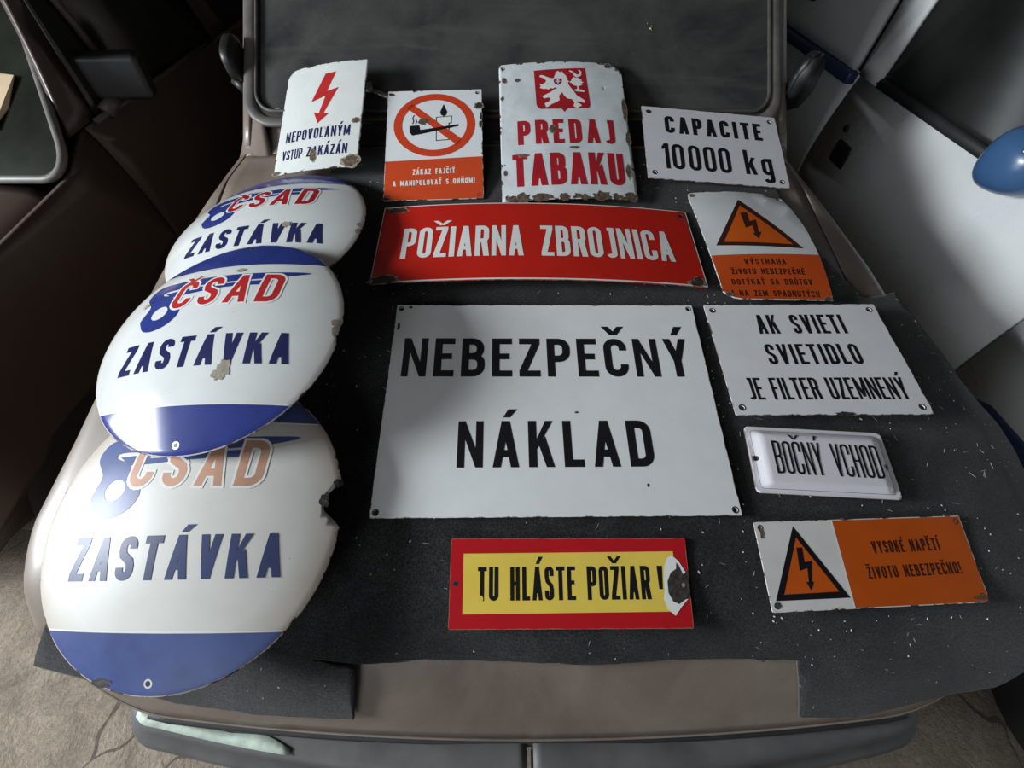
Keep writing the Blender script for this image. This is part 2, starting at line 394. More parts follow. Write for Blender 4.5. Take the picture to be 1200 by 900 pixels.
ACC = {'Á': 'Aa', 'Í': 'Ia', 'Ý': 'Ya', 'É': 'Ea', 'Č': 'Cv', 'Ž': 'Zv', 'Ň': 'Nv', 'Ť': 'Tv', 'Ô': 'Oc', 'Ě': 'Ev'}
def accent(kind, c, t, lo=1.07, hi=1.24):
    a = t * .95
    if kind == 'a': return [[(c - a * .55, lo), (c + a * .35, lo), (c + a * 1.35, hi), (c + a * .15, hi)]]
    s = 1 if kind == 'v' else -1; y0, y1 = (lo, hi) if s > 0 else (hi, lo); q = .10 + a * .55
    return [[(c - a * .5, y0), (c + a * .5, y0), (c - q + a * .5, y1), (c - q - a * .5, y1)], [(c - a * .5, y0), (c + a * .5, y0), (c + q + a * .5, y1), (c + q - a * .5, y1)]]
def text2(s, x0, y0, x1, y1, H, t, gap=.16, space=.42, slant=0.0, acc=(1.07, 1.25)):
    """letters of s on the baseline (x0,y0)-(x1,y1); widths are stretched to fill it"""
    Wt = math.hypot(x1 - x0, y1 - y0) / H; ang = math.atan2(y1 - y0, x1 - x0)
    def widths(g):
        ws = []
        for ch in s:
            b = ACC.get(ch, ch)[0]
            ws.append(space * g if ch == ' ' else t if b in 'I!i' else t * 1.75 if b == '1' else max(t * 1.7, .50 * WID.get(b, 1) * g))
        return ws
    def total(g):
        ws = widths(g); return sum(ws) + gap * g * (len(s) - 1 - 0 * s.count(' '))
    a, b = .1, 4.0
    for _ in range(40):
        m = (a + b) / 2
        if total(m) < Wt: a = m
        else: b = m
    g = (a + b) / 2; ws = widths(g); x = 0; out = []; k = 0
    for ch, w in zip(s, ws):
        if ch != ' ':
            c = ACC.get(ch, ch); P = glyph(c[0], w, t)
            if len(c) > 1: P += accent(c[1], w / 2 + (t * .2 if c[1] == 'a' else 0), t, *acc)
            for p in P:
                k += 1
                q = [((px + x + slant * py) * H, py * H) for px, py in p]
                out.append([(x0 + a_ * math.cos(ang) - b_ * math.sin(ang), y0 + a_ * math.sin(ang) + b_ * math.cos(ang)) for a_, b_ in q])
        x += w + gap * g
    return out
def grow(poly, d):
    if parea(poly) < 0: poly = poly[::-1]
    n = len(poly); out = []
    for i in range(n):
        p = Vector(poly[i]); a = (p - Vector(poly[i - 1])); b = (Vector(poly[(i + 1) % n]) - p)
        if a.length < 1e-7 or b.length < 1e-7: continue
        a.normalize(); b.normalize(); n1 = Vector((a.y, -a.x)); n2 = Vector((b.y, -b.x)); m = n1 + n2
        if m.length < 1e-5: m = n1.copy()
        m.normalize(); out.append(tuple(p + m * d / max(.5, m.dot(n1))))
    return out

# ------------------------------------------------------------------ the bonnet's surface and the pieces that lie on it
def surf(u, v):
    w = -.046 * u * u
    if v < .13: w -= 1.5 * (.13 - v) ** 2
    return w
def drape(u, v):
    w = surf(u, v)
    if u > .97: w -= .45 * (u - .97)
    if u < -.90: w -= .45 * (-.90 - u)
    return w
# ------------------------------------------------------------------ garage shell
def struct(name, bm, mat):
    o = link(name, bm, mat); o['kind'] = 'structure'; return o
bm = grid_mesh(60, 60, lambda a, b: Vector((lerp(-3.2, 3.4, a), lerp(-3.2, 5.4, b), 0)))
struct('floor', bm, M['floor'])
bm = bmesh.new(); box(bm, -3.4, 3.6, -3.4, 5.6, 2.9, 3.0); struct('ceiling', bm, M['soot'])
bm = bmesh.new(); box(bm, -3.4, 3.6, 5.4, 5.6, -.02, 2.9); struct('wall_back', bm, M['plaster'])
bm = bmesh.new(); box(bm, 3.4, 3.6, -3.2, 5.4, -.02, 2.9); struct('wall_right', bm, M['plaster'])
bm = bmesh.new()   # left wall with the window's opening
box(bm, -3.4, -3.2, -3.2, -1.75, -.02, 2.9); box(bm, -3.4, -3.2, .85, 5.4, -.02, 2.9)
box(bm, -3.4, -3.2, -1.75, .85, -.02, 1.30); box(bm, -3.4, -3.2, -1.75, .85, 2.60, 2.9); struct('wall_left', bm, M['plaster'])
bm = bmesh.new()
for y in (-1.725, -.45, .825): box(bm, -3.33, -3.28, y - .025, y + .025, 1.31, 2.59)
for z in (1.325, 2.575): box(bm, -3.33, -3.28, -1.74, .84, z - .02, z + .02)
struct('window_1', bm, M['dark'])
bm = bmesh.new()   # front wall with the open gate
box(bm, -3.4, -2.6, -3.4, -3.2, -.02, 2.9); box(bm, .6, 3.6, -3.4, -3.2, -.02, 2.9); box(bm, -2.6, .6, -3.4, -3.2, 2.7, 2.9); struct('wall_front', bm, M['plaster'])

# ------------------------------------------------------------------ the brown car
CX = .03
car = empty('car', Matrix.Translation((CX, 1.6, 0)), 'dusty brown car whose bonnet is covered with black felt and enamel signs', 'car')
CARW = Matrix.Translation((-CX, -1.6, 0)) @ HOOD      # bonnet frame -> the car's local frame
def cpart(name, bm, mat, smooth=True, parent=None, frame=CARW):
    if frame is not None: bmesh.ops.transform(bm, matrix=frame, verts=bm.verts)
    bmesh.ops.recalc_face_normals(bm, faces=bm.faces)
    return link(name, bm, mat, parent or car, smooth)
def half(v): return interp([-.30, -.12, -.075, .02, .14, .40, .77, 1.0, 1.2, 1.32], [.74, .87, .90, .945, .965, .955, .92, .875, .825, .805], v)
def vfront(u):
    a = abs(u - CX); return -.224 + .055 * (a / .8) ** 2 + (.10 * ((a - .66) / .20) ** 2 if a > .66 else 0)
def cxv(v): return CX - .028 * max(0, min(1, (v - .3) / .8))
def topw(u, v):
    U = half(v); e = U - abs(u - cxv(v)); w = surf(u, v) - .013
    if e < .06: w -= .05 * (1 - math.sqrt(max(0, 1 - ((.06 - max(e, 0)) / .06) ** 2)))
    return w
SEAM = .805
def bonnet(a, b):
    u0 = CX + (a * 2 - 1) * SEAM * min(1, half(lerp(-.1, 1.16, b)) / .90)
    v = lerp(vfront(u0) + 0.0, 1.165, b ** 1.15)
    u = cxv(v) + (a * 2 - 1) * min(SEAM, half(v) - .055)
    v = lerp(vfront(u), 1.165, b ** 1.15)
    return Vector((u, v, topw(u, v)))
o = cpart('bonnet', grid_mesh(60, 70, bonnet), M['brown']); solidify(o, .004); o['label'] = 'brown bonnet panel under the felt'
for sd in (-1, 1):
    def fender(a, b, sd=sd):
        v = lerp(-.06, 1.20, b); U = half(v); in_ = min(SEAM, U - .055) + .006
        n = a * 1.0
        if n < .5:
            u = cxv(v) + sd * lerp(in_, U, n / .5); return Vector((u, v, topw(u, v)))
        t = (n - .5) / .5; u = cxv(v) + sd * (U - .02 * t ** 2 + .012 * math.sin(t * math.pi)); w = topw(cxv(v) + sd * U, v)
        return Vector((u, v, w - t * .50))
    o = cpart('fender', grid_mesh(24, 50, fender), M['brown']); solidify(o, .004)
# front panel, curving down from the bonnet's lip to the bumper
def nose(a, b):
    u = CX + (a * 2 - 1) * .855; v = vfront(u); w = topw(u, v)
    return Vector((u, v + .02 * math.sin(b * 3) * 0 - .006 + .03 * b, w - .006 - .30 * b))
o = cpart('front_panel', grid_mesh(60, 6, nose), M['brown']); solidify(o, .004)
# dark rubber strip under the lip
bm = bmesh.new(); pts = []
for k in range(41):
    u = CX + (k / 20 - 1) * .70; v = vfront(u); pts.append((u, v - .008, topw(u, v) - .020))
tube(bm, pts, .009, 8); cpart('rubber_strip', bm, M['rubber'])
# inner dark body that carries the panels
bm = grid_mesh(16, 16, lambda a, b: Vector((CX + (a * 2 - 1) * (half(lerp(-.02, 1.28, b)) - .05), lerp(-.12, 1.28, b), topw(CX, lerp(-.12, 1.28, b)) - .075)))
cpart('inner_body', bm, M['dark'])
bm = bmesh.new()
box(bm, -.82, .82, -1.45, 2.5, .24, .62, .05); cpart('underbody', bm, M['dark'], frame=None)
bm = bmesh.new(); box(bm, -.86, .86, -.30, 2.55, .26, 1.02, .06); cpart('rear_body', bm, M['brown'], frame=None)

# bumper: two ridged plastic halves following the nose
def bump_path(n, s0, s1):
    res = []
    for k in range(n + 1):
        s = lerp(s0, s1, k / n); a = abs(s); sg = 1 if s > 0 else -1
        if a < .70: res.append((CX + s, -.222 + .045 * (a / .575) ** 2))
        else:
            t = (a - .70) / .12 * math.pi / 2; t2 = min(t, math.pi / 2)
            res.append((CX - .006 + sg * (.70 + .060 * math.sin(t2)), -.155 + .07 * (1 - math.cos(t2)) + max(0, a - .82)))
    return res
PROF = [(.06, .594), (.0, .592), (-.010, .588), (-.018, .578), (-.021, .560), (-.034, .553), (-.042, .540), (-.044, .510), (-.040, .48), (-.026, .45), (.02, .44)]
bumper = cpart('bumper', bmesh.new(), M['dark'], frame=None) if False else None
for s0, s1 in ((-1.0, -.003), (.009, 1.0)):
    path = bump_path(60, s0, s1); bm = bmesh.new(); rings = []
    for k, (x, y) in enumerate(path):
        a = path[max(k - 1, 0)]; b = path[min(k + 1, len(path) - 1)]; d = Vector((b[0] - a[0], b[1] - a[1])).normalized(); nrm = Vector((-d.y, d.x))
        rings.append([bm.verts.new((x + nrm.x * p - CX, y + nrm.y * p - 1.6, z)) for p, z in PROF])
    for A, B in zip(rings, rings[1:]):
        for k in range(len(PROF) - 1): bm.faces.new((A[k], A[k + 1], B[k + 1], B[k]))
    bm.faces.new(rings[0]); bm.faces.new(rings[-1][::-1])
    o = cpart('bumper', bm, M['plastic'], frame=None); o['label'] = 'grey plastic bumper half'; solidify(o, .004)
# pale tape on the bumper's left top edge
pt = bump_path(60, -1.0, -.003); bm = bmesh.new(); prev = None
for x, y in [p for p in pt if -.72 < p[0] < -.40]:
    wdt = .010 * min(1, (-.395 - x) / .05) + .006 * max(0, 1 - abs(x + .46) / .06) + .001
    c = [bm.verts.new((x - CX, y - 1.6 - .006, .5945)), bm.verts.new((x - CX, y - 1.6 + wdt, .5965))]
    if prev: bm.faces.new((prev[0], c[0], c[1], prev[1]))
    prev = c
o = cpart('tape_strip', bm, M['tape'], frame=None); solidify(o, .0008); o['label'] = 'torn pale tape strip'

# windscreen: glass, seal, scuttle, wipers
SV0, SSL = 1.245, .50
def scr(u, q, off=0.0):     # q: distance along v from the lower edge
    return Vector((u, SV0 + q, (q) * SSL + off - .012 - .05 * (abs(u) / .8) ** 2 * 0))
def round_rect(x0, x1, y0, y1, r, n=8, taper=0.0):
    pts = []
    for cx_, cy_, a in ((x1 - r, y0 + r, -90), (x1 - r, y1 - r, 0), (x0 + r, y1 - r, 90), (x0 + r, y0 + r, 180)):
        for k in range(n + 1): pts.append((cx_ + r * math.cos(R(a + 90 * k / n)), cy_ + r * math.sin(R(a + 90 * k / n))))
    return pts
RRp = round_rect(-.770, .775, .005, .70, .07)
bm = bmesh.new(); vs = [bm.verts.new(scr(x, y, .004)) for x, y in RRp]; bm.faces.new(vs)
gl = cpart('windscreen', bm, M['glass'], False); solidify(gl, .005); gl['label'] = 'dusty grey windscreen'
bm = bmesh.new(); tube(bm, [scr(x, y, .010) for x, y in round_rect(-.766, .771, .010, .690, .065)], .019, 10, squash=.55, closed=True)
cpart('windscreen_seal', bm, M['seal'])
bm = bmesh.new(); tube(bm, [scr(x, y, .018) for x, y in round_rect(-.744, .749, .032, .67, .05)], .0055, 8, closed=True)
cpart('seal_lip', bm, M['seal_dark'])
def scuttle(a, b):
    v = lerp(1.168, 1.275, b); U = half(v) - .004; u = cxv(v) + (a * 2 - 1) * U
    return Vector((u, v, topw(u, v) + (.030 + .046 * (u ** 2) * 0) * b * b * min(1, (U - abs(u - cxv(v))) / .10)))
o = cpart('scuttle', grid_mesh(60, 6, scuttle), M['brown']); solidify(o, .004)
bm = grid_mesh(40, 4, lambda a, b: Vector((lerp(-.50, .70, a), lerp(1.175, 1.245, b), surf(lerp(-.5, .7, a), 1.2) - .006 + .026 * b * b)))
o = cpart('scuttle_grille', bm, M['black']); solidify(o, .004)
for (a, b, p) in (((-.700, .036), (-.415, .092), (-.350, .062)), ((-.01, .03), (.14, .035), (.20, .025))):
    bm = bmesh.new(); tube(bm, [scr(a[0], a[1], .008), scr(lerp(a[0], b[0], .5), lerp(a[1], b[1], .5), .008), scr(b[0], b[1], .010)], .004, 8); wb = cpart('wiper', bm, M['black'])
    bm = bmesh.new(); tube(bm, [scr(a[0], a[1] + .003, .013), scr(a[0] + .02, a[1] + .006, .013), scr(a[0] + .04, a[1] + .008, .012)], [.002, .004, .002], 8); cpart('wiper_tip', bm, M['steel'], parent=wb)
    bm = bmesh.new(); tube(bm, [scr(b[0], b[1], .012), scr(lerp(b[0], p[0], .6), lerp(b[1], p[1], .6), .018), scr(*p, .016)], [.006, .008, .010], 8); cpart('wiper_arm', bm, M['steel'], parent=wb)
    bm = bmesh.new(); tube(bm, [scr(b[0], b[1] - .010, .014), scr(b[0], b[1] + .014, .014)], .011, 10); cpart('wiper_pivot', bm, M['steel'], parent=wb)
# pillars and roof
for sd in (-1, 1):
    def gusset(a, b, sd=sd):
        v = lerp(1.13, 1.40, b); ang = a * math.pi / 2
        wi = max(lerp(-.040, .012, max(0, min(1, (v - 1.15) / .125))), (v - SV0) * SSL - .006)
        ui, uo = .0085 + sd * lerp(.70, .776, b), lerp(cxv(v) + sd * (half(v) - .004), .0085 + sd * .822, b)
        return Vector((lerp(ui, uo, math.sin(ang)), v, wi - lerp(.05, .07, b) * (1 - math.cos(ang))))
    o = cpart('pillar_base', grid_mesh(10, 20, gusset), M['brown']); solidify(o, .006)
for sd in (-1, 1):
    bm = bmesh.new()
    def pil(a, b, sd=sd):
        q = lerp(-.05, .70, b); base = scr(CX * 0 + (.0085 + sd * lerp(.779, .815, a)), q, .0)
        ang = a * 1.35
        return Vector((.0085 + sd * (.776 + .045 * math.sin(ang)), SV0 + q + .02 * (1 - math.cos(ang)), q * SSL - .004 - .06 * (1 - math.cos(ang))))
    bm = grid_mesh(8, 12, pil); o = cpart('windscreen_pillar', bm, M['brown']); solidify(o, .01)
    def side(a, b, sd=sd):
        q = lerp(-.05, .70, b)
        return Vector((.0085 + sd * (.82 + .05 * a * 0), SV0 + q + .018, lerp(q * SSL - .05, -.30, a)))
    bm = grid_mesh(4, 6, side); o = cpart('door', bm, M['brown']); solidify(o, .01)
bm = bmesh.new(); box(bm, -.74, .80, 1.86, 3.3, .375, .42, .03); cpart('roof', bm, M['brown'])
# door mirrors
def mirror_shell(bm, cx, cy, cz, sx, sy, sz, taper=.75, e=3.2, rot=None):
    n1, n2 = 20, 28; rows = []
    def sp(c, p): return math.copysign(abs(c) ** (2 / p), c)
    for j in range(n1 + 1):
        ph = -math.pi / 2 + math.pi * j / n1; row = []
        for k in range(n2):
            th = 2 * math.pi * k / n2
            x = sp(math.cos(ph), e) * sp(math.cos(th), e); y = sp(math.cos(ph), e) * sp(math.sin(th), e); z = sp(math.sin(ph), e)
            f = lerp(1, taper, (1 - y) / 2); p = Vector((x * sx * f, y * sy, z * sz * f))
            if rot is not None: p = rot @ p
            row.append(bm.verts.new((cx + p.x, cy + p.y, cz + p.z)))
        rows.append(row)
    for A, B in zip(rows, rows[1:]):
        for k in range(n2):
            try: bm.faces.new((A[k], A[(k + 1) % n2], B[(k + 1) % n2], B[k]))
            except ValueError: pass
    bmesh.ops.remove_doubles(bm, verts=bm.verts, dist=1e-5)
bm = bmesh.new()
MO = [(-.045, -.075), (.030, -.070), (.052, -.02), (.040, .055), (.012, .085), (-.030, .080), (-.048, .03)]
fr = [bm.verts.new((.845 + x * .9, 1.32 + .02 * (x > 0), .058 + z)) for x, z in MO]; bk = [bm.verts.new((.850 + x * .7, 1.385, .060 + z * .8)) for x, z in MO]
bm.faces.new(fr); bm.faces.new(bk[::-1])
for k in range(len(MO)): bm.faces.new((fr[k], bk[k], bk[(k + 1) % len(MO)], fr[(k + 1) % len(MO)]))
bmesh.ops.recalc_face_normals(bm, faces=bm.faces); bmesh.ops.bevel(bm, geom=bm.edges[:], offset=.008, segments=3, affect='EDGES')
mh = cpart('door_mirror', bm, M['black'])
bm = bmesh.new(); tube(bm, [(.82, 1.37, .02), (.855, 1.39, .04)], .016, 8); cpart('mirror_foot', bm, M['black'], parent=mh)
bm = bmesh.new(); mirror_shell(bm, -.808, 1.41, .088, .026, .05, .060, .7); mh = cpart('door_mirror', bm, M['black'])
bm = bmesh.new(); tube(bm, [(-.80, 1.38, .02), (-.83, 1.40, .04)], .016, 8); cpart('mirror_foot', bm, M['black'], parent=mh)
# wheels
def wheel(parent, x, y, sd, rad=.30, wd=.17):
    mt = Matrix.Translation((x, y, rad)) @ Matrix.Rotation(R(90) * sd, 4, 'Y')
    bm = bmesh.new(); h = wd / 2
    lathe(bm, [(rad * .62, -h), (rad * .9, -h), (rad * .98, -h * .7), (rad, -h * .3), (rad, h * .3), (rad * .98, h * .7), (rad * .9, h), (rad * .62, h)], 40, mt)
    w = link('wheel', bm, M['rubber'], parent, True)
    bm = bmesh.new(); lathe(bm, [(rad * .60, h * .2), (rad * .62, h * .9), (rad * .57, h * .8), (rad * .35, h * .45), (rad * .14, h * .7), (rad * .02, h * .75)], 32, mt)
    link('wheel_rim', bm, M['steel'], w, True)
for x in (-.76, .76):
    for y in (-1.02, 1.70): wheel(car, x, y, 1 if x > 0 else -1)

# ------------------------------------------------------------------ black felt sheet
OUT = [(-.845, -.099), (-.739, -.124), (-.605, -.159), (-.454, -.176), (-.279, -.182), (-.266, -.101), (-.355, -.084), (-.248, -.094), (-.145, -.086), (0, -.089), (.145, -.094), (.291, -.086), (.395, -.085), (.493, -.088), (.514, -.181), (.612, -.182), (.702, -.164), (.778, -.149), (.874, -.136), (.95, -.095), (1.027, -.037), (1.059, .051), (1.086, .147), (1.085, .216), (1.099, .293), (1.08, .352), (1.029, .395), (.989, .443), (.970, .498), (.925, .668), (.84, .644), (.776, .77), (.735, .97), (.70, 1.14), (-.47, 1.16), (-.515, 1.03), (-.60, .80), (-.74, .30), (-.80, .02)]
def fray(pts, step=.018, amp=.0022):
    res = []
    for i in range(len(pts)):
        a, b = Vector(pts[i]), Vector(pts[(i + 1) % len(pts)]); n = max(1, int((b - a).length / step))
        for k in range(n):
            p = a.lerp(b, k / n); q = noise.noise(Vector((p.x * 45, p.y * 45, 3))) * amp; d = (b - a).normalized()
            res.append((p.x - d.y * q, p.y + d.x * q))
    return res
def feltz(u, v):
    w = drape(u, v) - .009 + .0015 * noise.noise(Vector((u * 6, v * 6, 0)))
    w += .010 * math.exp(-(((u + .262) / .05) ** 2 + ((v + .13) / .05) ** 2))         # the loose corner of the left flap
    if v < -.03: w += .005 * math.sin(u * 13) * min(1, (-.03 - v) / .06)
    return w
bm = bmesh.new(); lay(bm, convexes([fray(OUT)]), feltz, 0, .02)
bmesh.ops.remove_doubles(bm, verts=bm.verts, dist=2e-5)
felt = link('felt_sheet', bm, M['felt'], None, True, HOOD); solidify(felt, .006, 1)
tag(felt, 'large black felt sheet with lint spread over the brown bonnet', 'felt sheet')
def inside(p, poly):
    c = False
    for i in range(len(poly)):
        a, b = poly[i], poly[i - 1]
        if (a[1] > p[1]) != (b[1] > p[1]) and p[0] < (b[0] - a[0]) * (p[1] - a[1]) / (b[1] - a[1]) + a[0]: c = not c
    return c
bm = bmesh.new(); rnd = random.Random(11); cnt = 0
while cnt < 900:
    u, v = rnd.uniform(-.5, 1.08), rnd.uniform(-.18, 1.1)
    if not inside((u, v), OUT) or (u < .3 and rnd.random() < .45): continue
    cnt += 1; z = feltz(u, v) + .0066; a = rnd.random() * math.pi
    if rnd.random() < .62:
        s = rnd.uniform(.0004, .0015); L = s * rnd.uniform(1, 1.8)
    else:
        s = rnd.uniform(.0002, .0004); L = rnd.uniform(.003, .007)
    d = Vector((math.cos(a), math.sin(a), 0)); e = Vector((-d.y, d.x, 0)); c = Vector((u, v, z))
    p = [bm.verts.new(c + d * x * L + e * y * s + Vector((0, 0, h_))) for x, y, h_ in ((-1, -1, 0), (1, -1, 0), (1, 1, 0), (-1, 1, 0), (-.6, 0, s), (.6, 0, s))]
    for f in ((0, 1, 5, 4), (1, 2, 5), (2, 3, 4, 5), (3, 0, 4)): bm.faces.new([p[i] for i in f])
li = link('lint', bm, M['lint'], None, False, HOOD); tag(li, 'pale specks and threads of lint scattered over the black felt', 'lint', kind='stuff')

# ------------------------------------------------------------------ enamel plates
POSE = {'neb': [0.0797, 0.1335, 0.0101, -0.0029, 0.6617, 0.4612, -0.0152, 0.0062, 1.0000], 'tu': [0.0985, -0.0413, 0.0035, 0.1892, 0.4145, 0.1443, -0.0148, -0.0250, 0.9834],
 'cap': [0.5553, 0.9980, -0.0088, 0.1423, 0.3983, 0.2564, -0.0806, 0.0010, 0.9880], 'ak': [0.6286, 0.3246, 0.0005, -0.0778, 0.3996, 0.2911, 0.0077, 0.0166, 0.9629],
 'boc': [0.5843, 0.1720, -0.0452, 0.0056, 0.2698, 0.1308, -0.0250, -0.0077, 1.0012], 'vys': [0.6305, -0.0093, 0.0401, 0.1138, 0.4007, 0.1461, -0.0630, -0.0294, 0.9850],
 'zak': [-0.2044, 0.9354, 0.0346, 0.2049, 0.2605, 0.3566, 0.0056, 0.0010, 1.0039], 'pre': [0.1500, 0.9168, 0.0297, 0.1694, 0.3530, 0.4723, -0.0078, 0.0116, 0.9915],
 'poz': [0.0644, 0.6397, 0.0065, -0.0542, 0.7823, 0.2614, -0.0228, 0.0155, 0.9876], 'nep': [-0.5231, 1.0198, -0.0469, 0.2339, 0.2515, 0.3594, 0.1613, 0.0194, 0.9681],
 'vst': [0.6061, 0.6096, 0.0458, -0.0441, 0.2662, 0.3628, -0.0862, 0.0052, 0.9803]}
def pose_matrix(p):
    u, v, yaw, tilt, W_, H_, roll, w, k = p
    eu = Vector((math.cos(yaw) * math.cos(roll), math.sin(yaw) * math.cos(roll), math.sin(roll)))
    en = Vector((-math.sin(roll) * math.cos(yaw), -math.sin(roll) * math.sin(yaw), math.cos(roll))); ev = en.cross(eu)
    ev2 = ev * math.cos(tilt) + en * math.sin(tilt); en2 = eu.cross(ev2)
    m = Matrix((eu, ev2, en2)).transposed().to_4x4(); m.translation = Vector((u, v, w)); return HOOD @ m @ Matrix.Scale(k, 4)
BULGE = {'poz': lambda x, y, W_, H_: .022 * (1 - (2 * x / W_) ** 2), 'pre': lambda x, y, W_, H_: .011 * (1 - (2 * x / W_) ** 2), 'nep': lambda x, y, W_, H_: .008 * (1 - (2 * x / W_) ** 2),
 'vst': lambda x, y, W_, H_: (.020 * (x / W_ + .5) + .004) * (1 - (2 * y / H_ - 1) ** 2) + .012 * (1 - (2 * x / W_) ** 2) * (y / H_)}
class Sign:
    def __init__(s, key, name, label, plate_col, wear=.2, holes=(), notches=(), corner=.003, grime=.06, step=None, rough=.16, group=None, zf=None):
        s.key = key; p = POSE[key]; s.W, s.H = p[4], p[5]
        s.zf = zf or ((lambda x, y: BULGE[key](x, y, s.W, s.H)) if key in BULGE else (lambda x, y: 0.0))
        s.step = step or (.012 if key in BULGE else None); s.n = 0
        s.root = empty(name, pose_matrix(p), label, 'sign', group)
        W_, H_ = s.W, s.H; r = corner
        out = []
        for cx, cy, a in ((W_ / 2 - r, r, -90), (W_ / 2 - r, H_ - r, 0), (-W_ / 2 + r, H_ - r, 90), (-W_ / 2 + r, r, 180)):
            k0 = notches and {(-90): 'br', 0: 'tr', 90: 'tl', 180: 'bl'}[a]
            if notches and k0 in notches: out += notches[k0](W_, H_)
            else: out += [(cx + r * math.cos(R(a + 90 * k / 4)), cy + r * math.sin(R(a + 90 * k / 4))) for k in range(5)]
        loops = [out] + [disc2(hx, hy, hr, 14)[::-1] for hx, hy, hr in holes]
        bm = bmesh.new(); lay(bm, convexes(loops), s.zf, 0, s.step)
        bmesh.ops.remove_doubles(bm, verts=bm.verts, dist=1e-6)
        m = enamel(name + '_enamel', plate_col, wear, (W_, H_), grime=grime, rough=rough)
        s.plate = link('plate', bm, m, s.root, bool(s.step)); solidify(s.plate, .0022)
        if holes:                       # bare rims round the fixing holes
            for hx, hy, hr in holes:
                bm = bmesh.new(); lay(bm, annulus(hx, hy, hr * 1.5, hr, 16), s.zf, .0003); s.layer('hole_rim', bm, M['rustdark'])
    def layer(s, name, bm, mat, label=None):
        bmesh.ops.remove_doubles(bm, verts=bm.verts, dist=1e-7)
        o = link(name, bm, mat, s.root, bool(s.step)); 
        if label: o['label'] = label
        return o
    def inlay(s, name, polys, mat, off=.0003, label=None, tess=True):
        bm = bmesh.new()
        for p in polys: lay(bm, convexes([p]) if (tess and len(p) > 4) else [p], s.zf, off, s.step)
        return s.layer(name, bm, mat, label)
    def text(s, string, x0, y0, x1, H, t, mat, y1=None, off=.0005, outline=0, **k):
        P = text2(string, x0, y0, x1, y0 if y1 is None else y1, H, t, **k); bm = bmesh.new()
        if outline: s.inlay('lettering_outline', [grow(p, outline) for p in P], M['ink_white'], off - .0001, tess=False)
        for i, p in enumerate(P): lay(bm, [p] if len(p) <= 4 else convexes([p]), s.zf, off + (i % 9) * 4e-6, s.step)
        return s.layer('lettering', bm, mat)
    def chips(s, name, items, mat=None, off=.0007, halo=True):
        for i, (x, y, rx, ry) in enumerate(items):      # each chip: pale ground coat showing round bare metal
            bm = bmesh.new()
            if halo: lay(bm, convexes([ragged(x, y, rx * 1.22, ry * 1.22, 18, .22, 3 + i)]), s.zf, off - .00005, s.step)
            nf = len(bm.faces); lay(bm, convexes([ragged(x, y, rx, ry, 18, .28, 50 + i)]), s.zf, off, s.step)
            bm.faces.ensure_lookup_table()
            for f in bm.faces[nf:]: f.material_index = 1
            s.layer(name, bm, [M['chipgrey'], mat or M['rustdark']])
def corners(W_, H_, d, r=.0035): return [(-W_ / 2 + d, d, r), (W_ / 2 - d, d, r), (W_ / 2 - d, H_ - d, r), (-W_ / 2 + d, H_ - d, r)]
WHITE = (.76, .78, .79)
def bolt_poly(pts): return pts

# --- NEBEZPECNY NAKLAD
W_, H_ = POSE['neb'][4:6]
s = Sign('neb', 'enamel_sign', 'largest white enamel plate with black words NEBEZPEČNÝ NÁKLAD, amid the felt', WHITE, .12, corners(W_, H_, .010, .0042))
s.text('NEBEZPEČNÝ', -.305, .281, .297, .0925, .170, M['ink_black'], y1=.279, gap=.155, acc=(1.10, 1.34))
s.text('NÁKLAD', -.182, .090, .190, .0925, .170, M['ink_black'], gap=.20, acc=(1.08, 1.27))
s.chips('enamel_chip', [(-.322, .405, .003, .010), (-.30, .455, .004, .003), (.05, .20, .004, .002), (.17, .055, .0018, .003)], halo=False)
# --- TU HLASTE POZIAR
W_, H_ = POSE['tu'][4:6]
s = Sign('tu', 'enamel_sign', 'red bordered yellow enamel plate reading TU HLÁSTE POŽIAR with a burnt right end', (.47, .012, .018), .05, [(-.197, .071, .0032)])
s.inlay('yellow_panel', [[(-.184, .0235), (.184, .0265), (.1835, .1225), (-.1845, .1195)]], M['ink_yellow'], .0003)
s.text('TU HLÁSTE POŽIAR', -.159, .044, .139, .0535, .130, M['ink_black'], gap=.13, space=.36, y1=.0455, acc=(1.08, 1.30))
s.text('i', .1525, .052, .160, .047, .19, M['ink_black'])
s.inlay('worn_foot', [ragged(-.1535, .0475, .005, .006, 12, .3, 4)], M['ink_yellow'], .0006)
s.inlay('chip_edge', [[(.166, .030), (.178, .020), (.190, .034), (.202, .046), (.2025, .088), (.192, .106), (.180, .117), (.172, .112), (.166, .098), (.163, .080), (.163, .060), (.160, .046)]], M['ink_white'], .0007)
s.inlay('burnt_chip', [[(.176, .042), (.186, .038), (.197, .045), (.2065, .048), (.2068, .092), (.197, .085), (.191, .100), (.187, .104), (.186, .094), (.176, .088), (.169, .074), (.169, .056)]], M['rustdark'], .0009, 'burnt black chip')
s.inlay('hole', [disc2(.196, .068, .0032, 12)], M['chipgrey'], .0011)
# --- CAPACITE 10 000 kg
W_, H_ = POSE['cap'][4:6]
s = Sign('cap', 'enamel_sign', 'white enamel plate with black CAPACITE 10 000 kg near the right windscreen corner', (.72, .72, .76), .10, corners(W_, H_, .020, .005))
s.text('CAPACITE', -.136, .163, .148, .0625, .185, M['ink_black'], gap=.22)
s.text('10', -.153, .036, -.092, .088, .125, M['ink_black'], gap=.12)
s.text('000', -.079, .036, .040, .088, .125, M['ink_black'], gap=.15)
s.text('kg', .080, .038, .160, .086, .135, M['ink_black'], gap=.20)
s.chips('enamel_chip', [(-.180, .238, .009, .004)], halo=False)
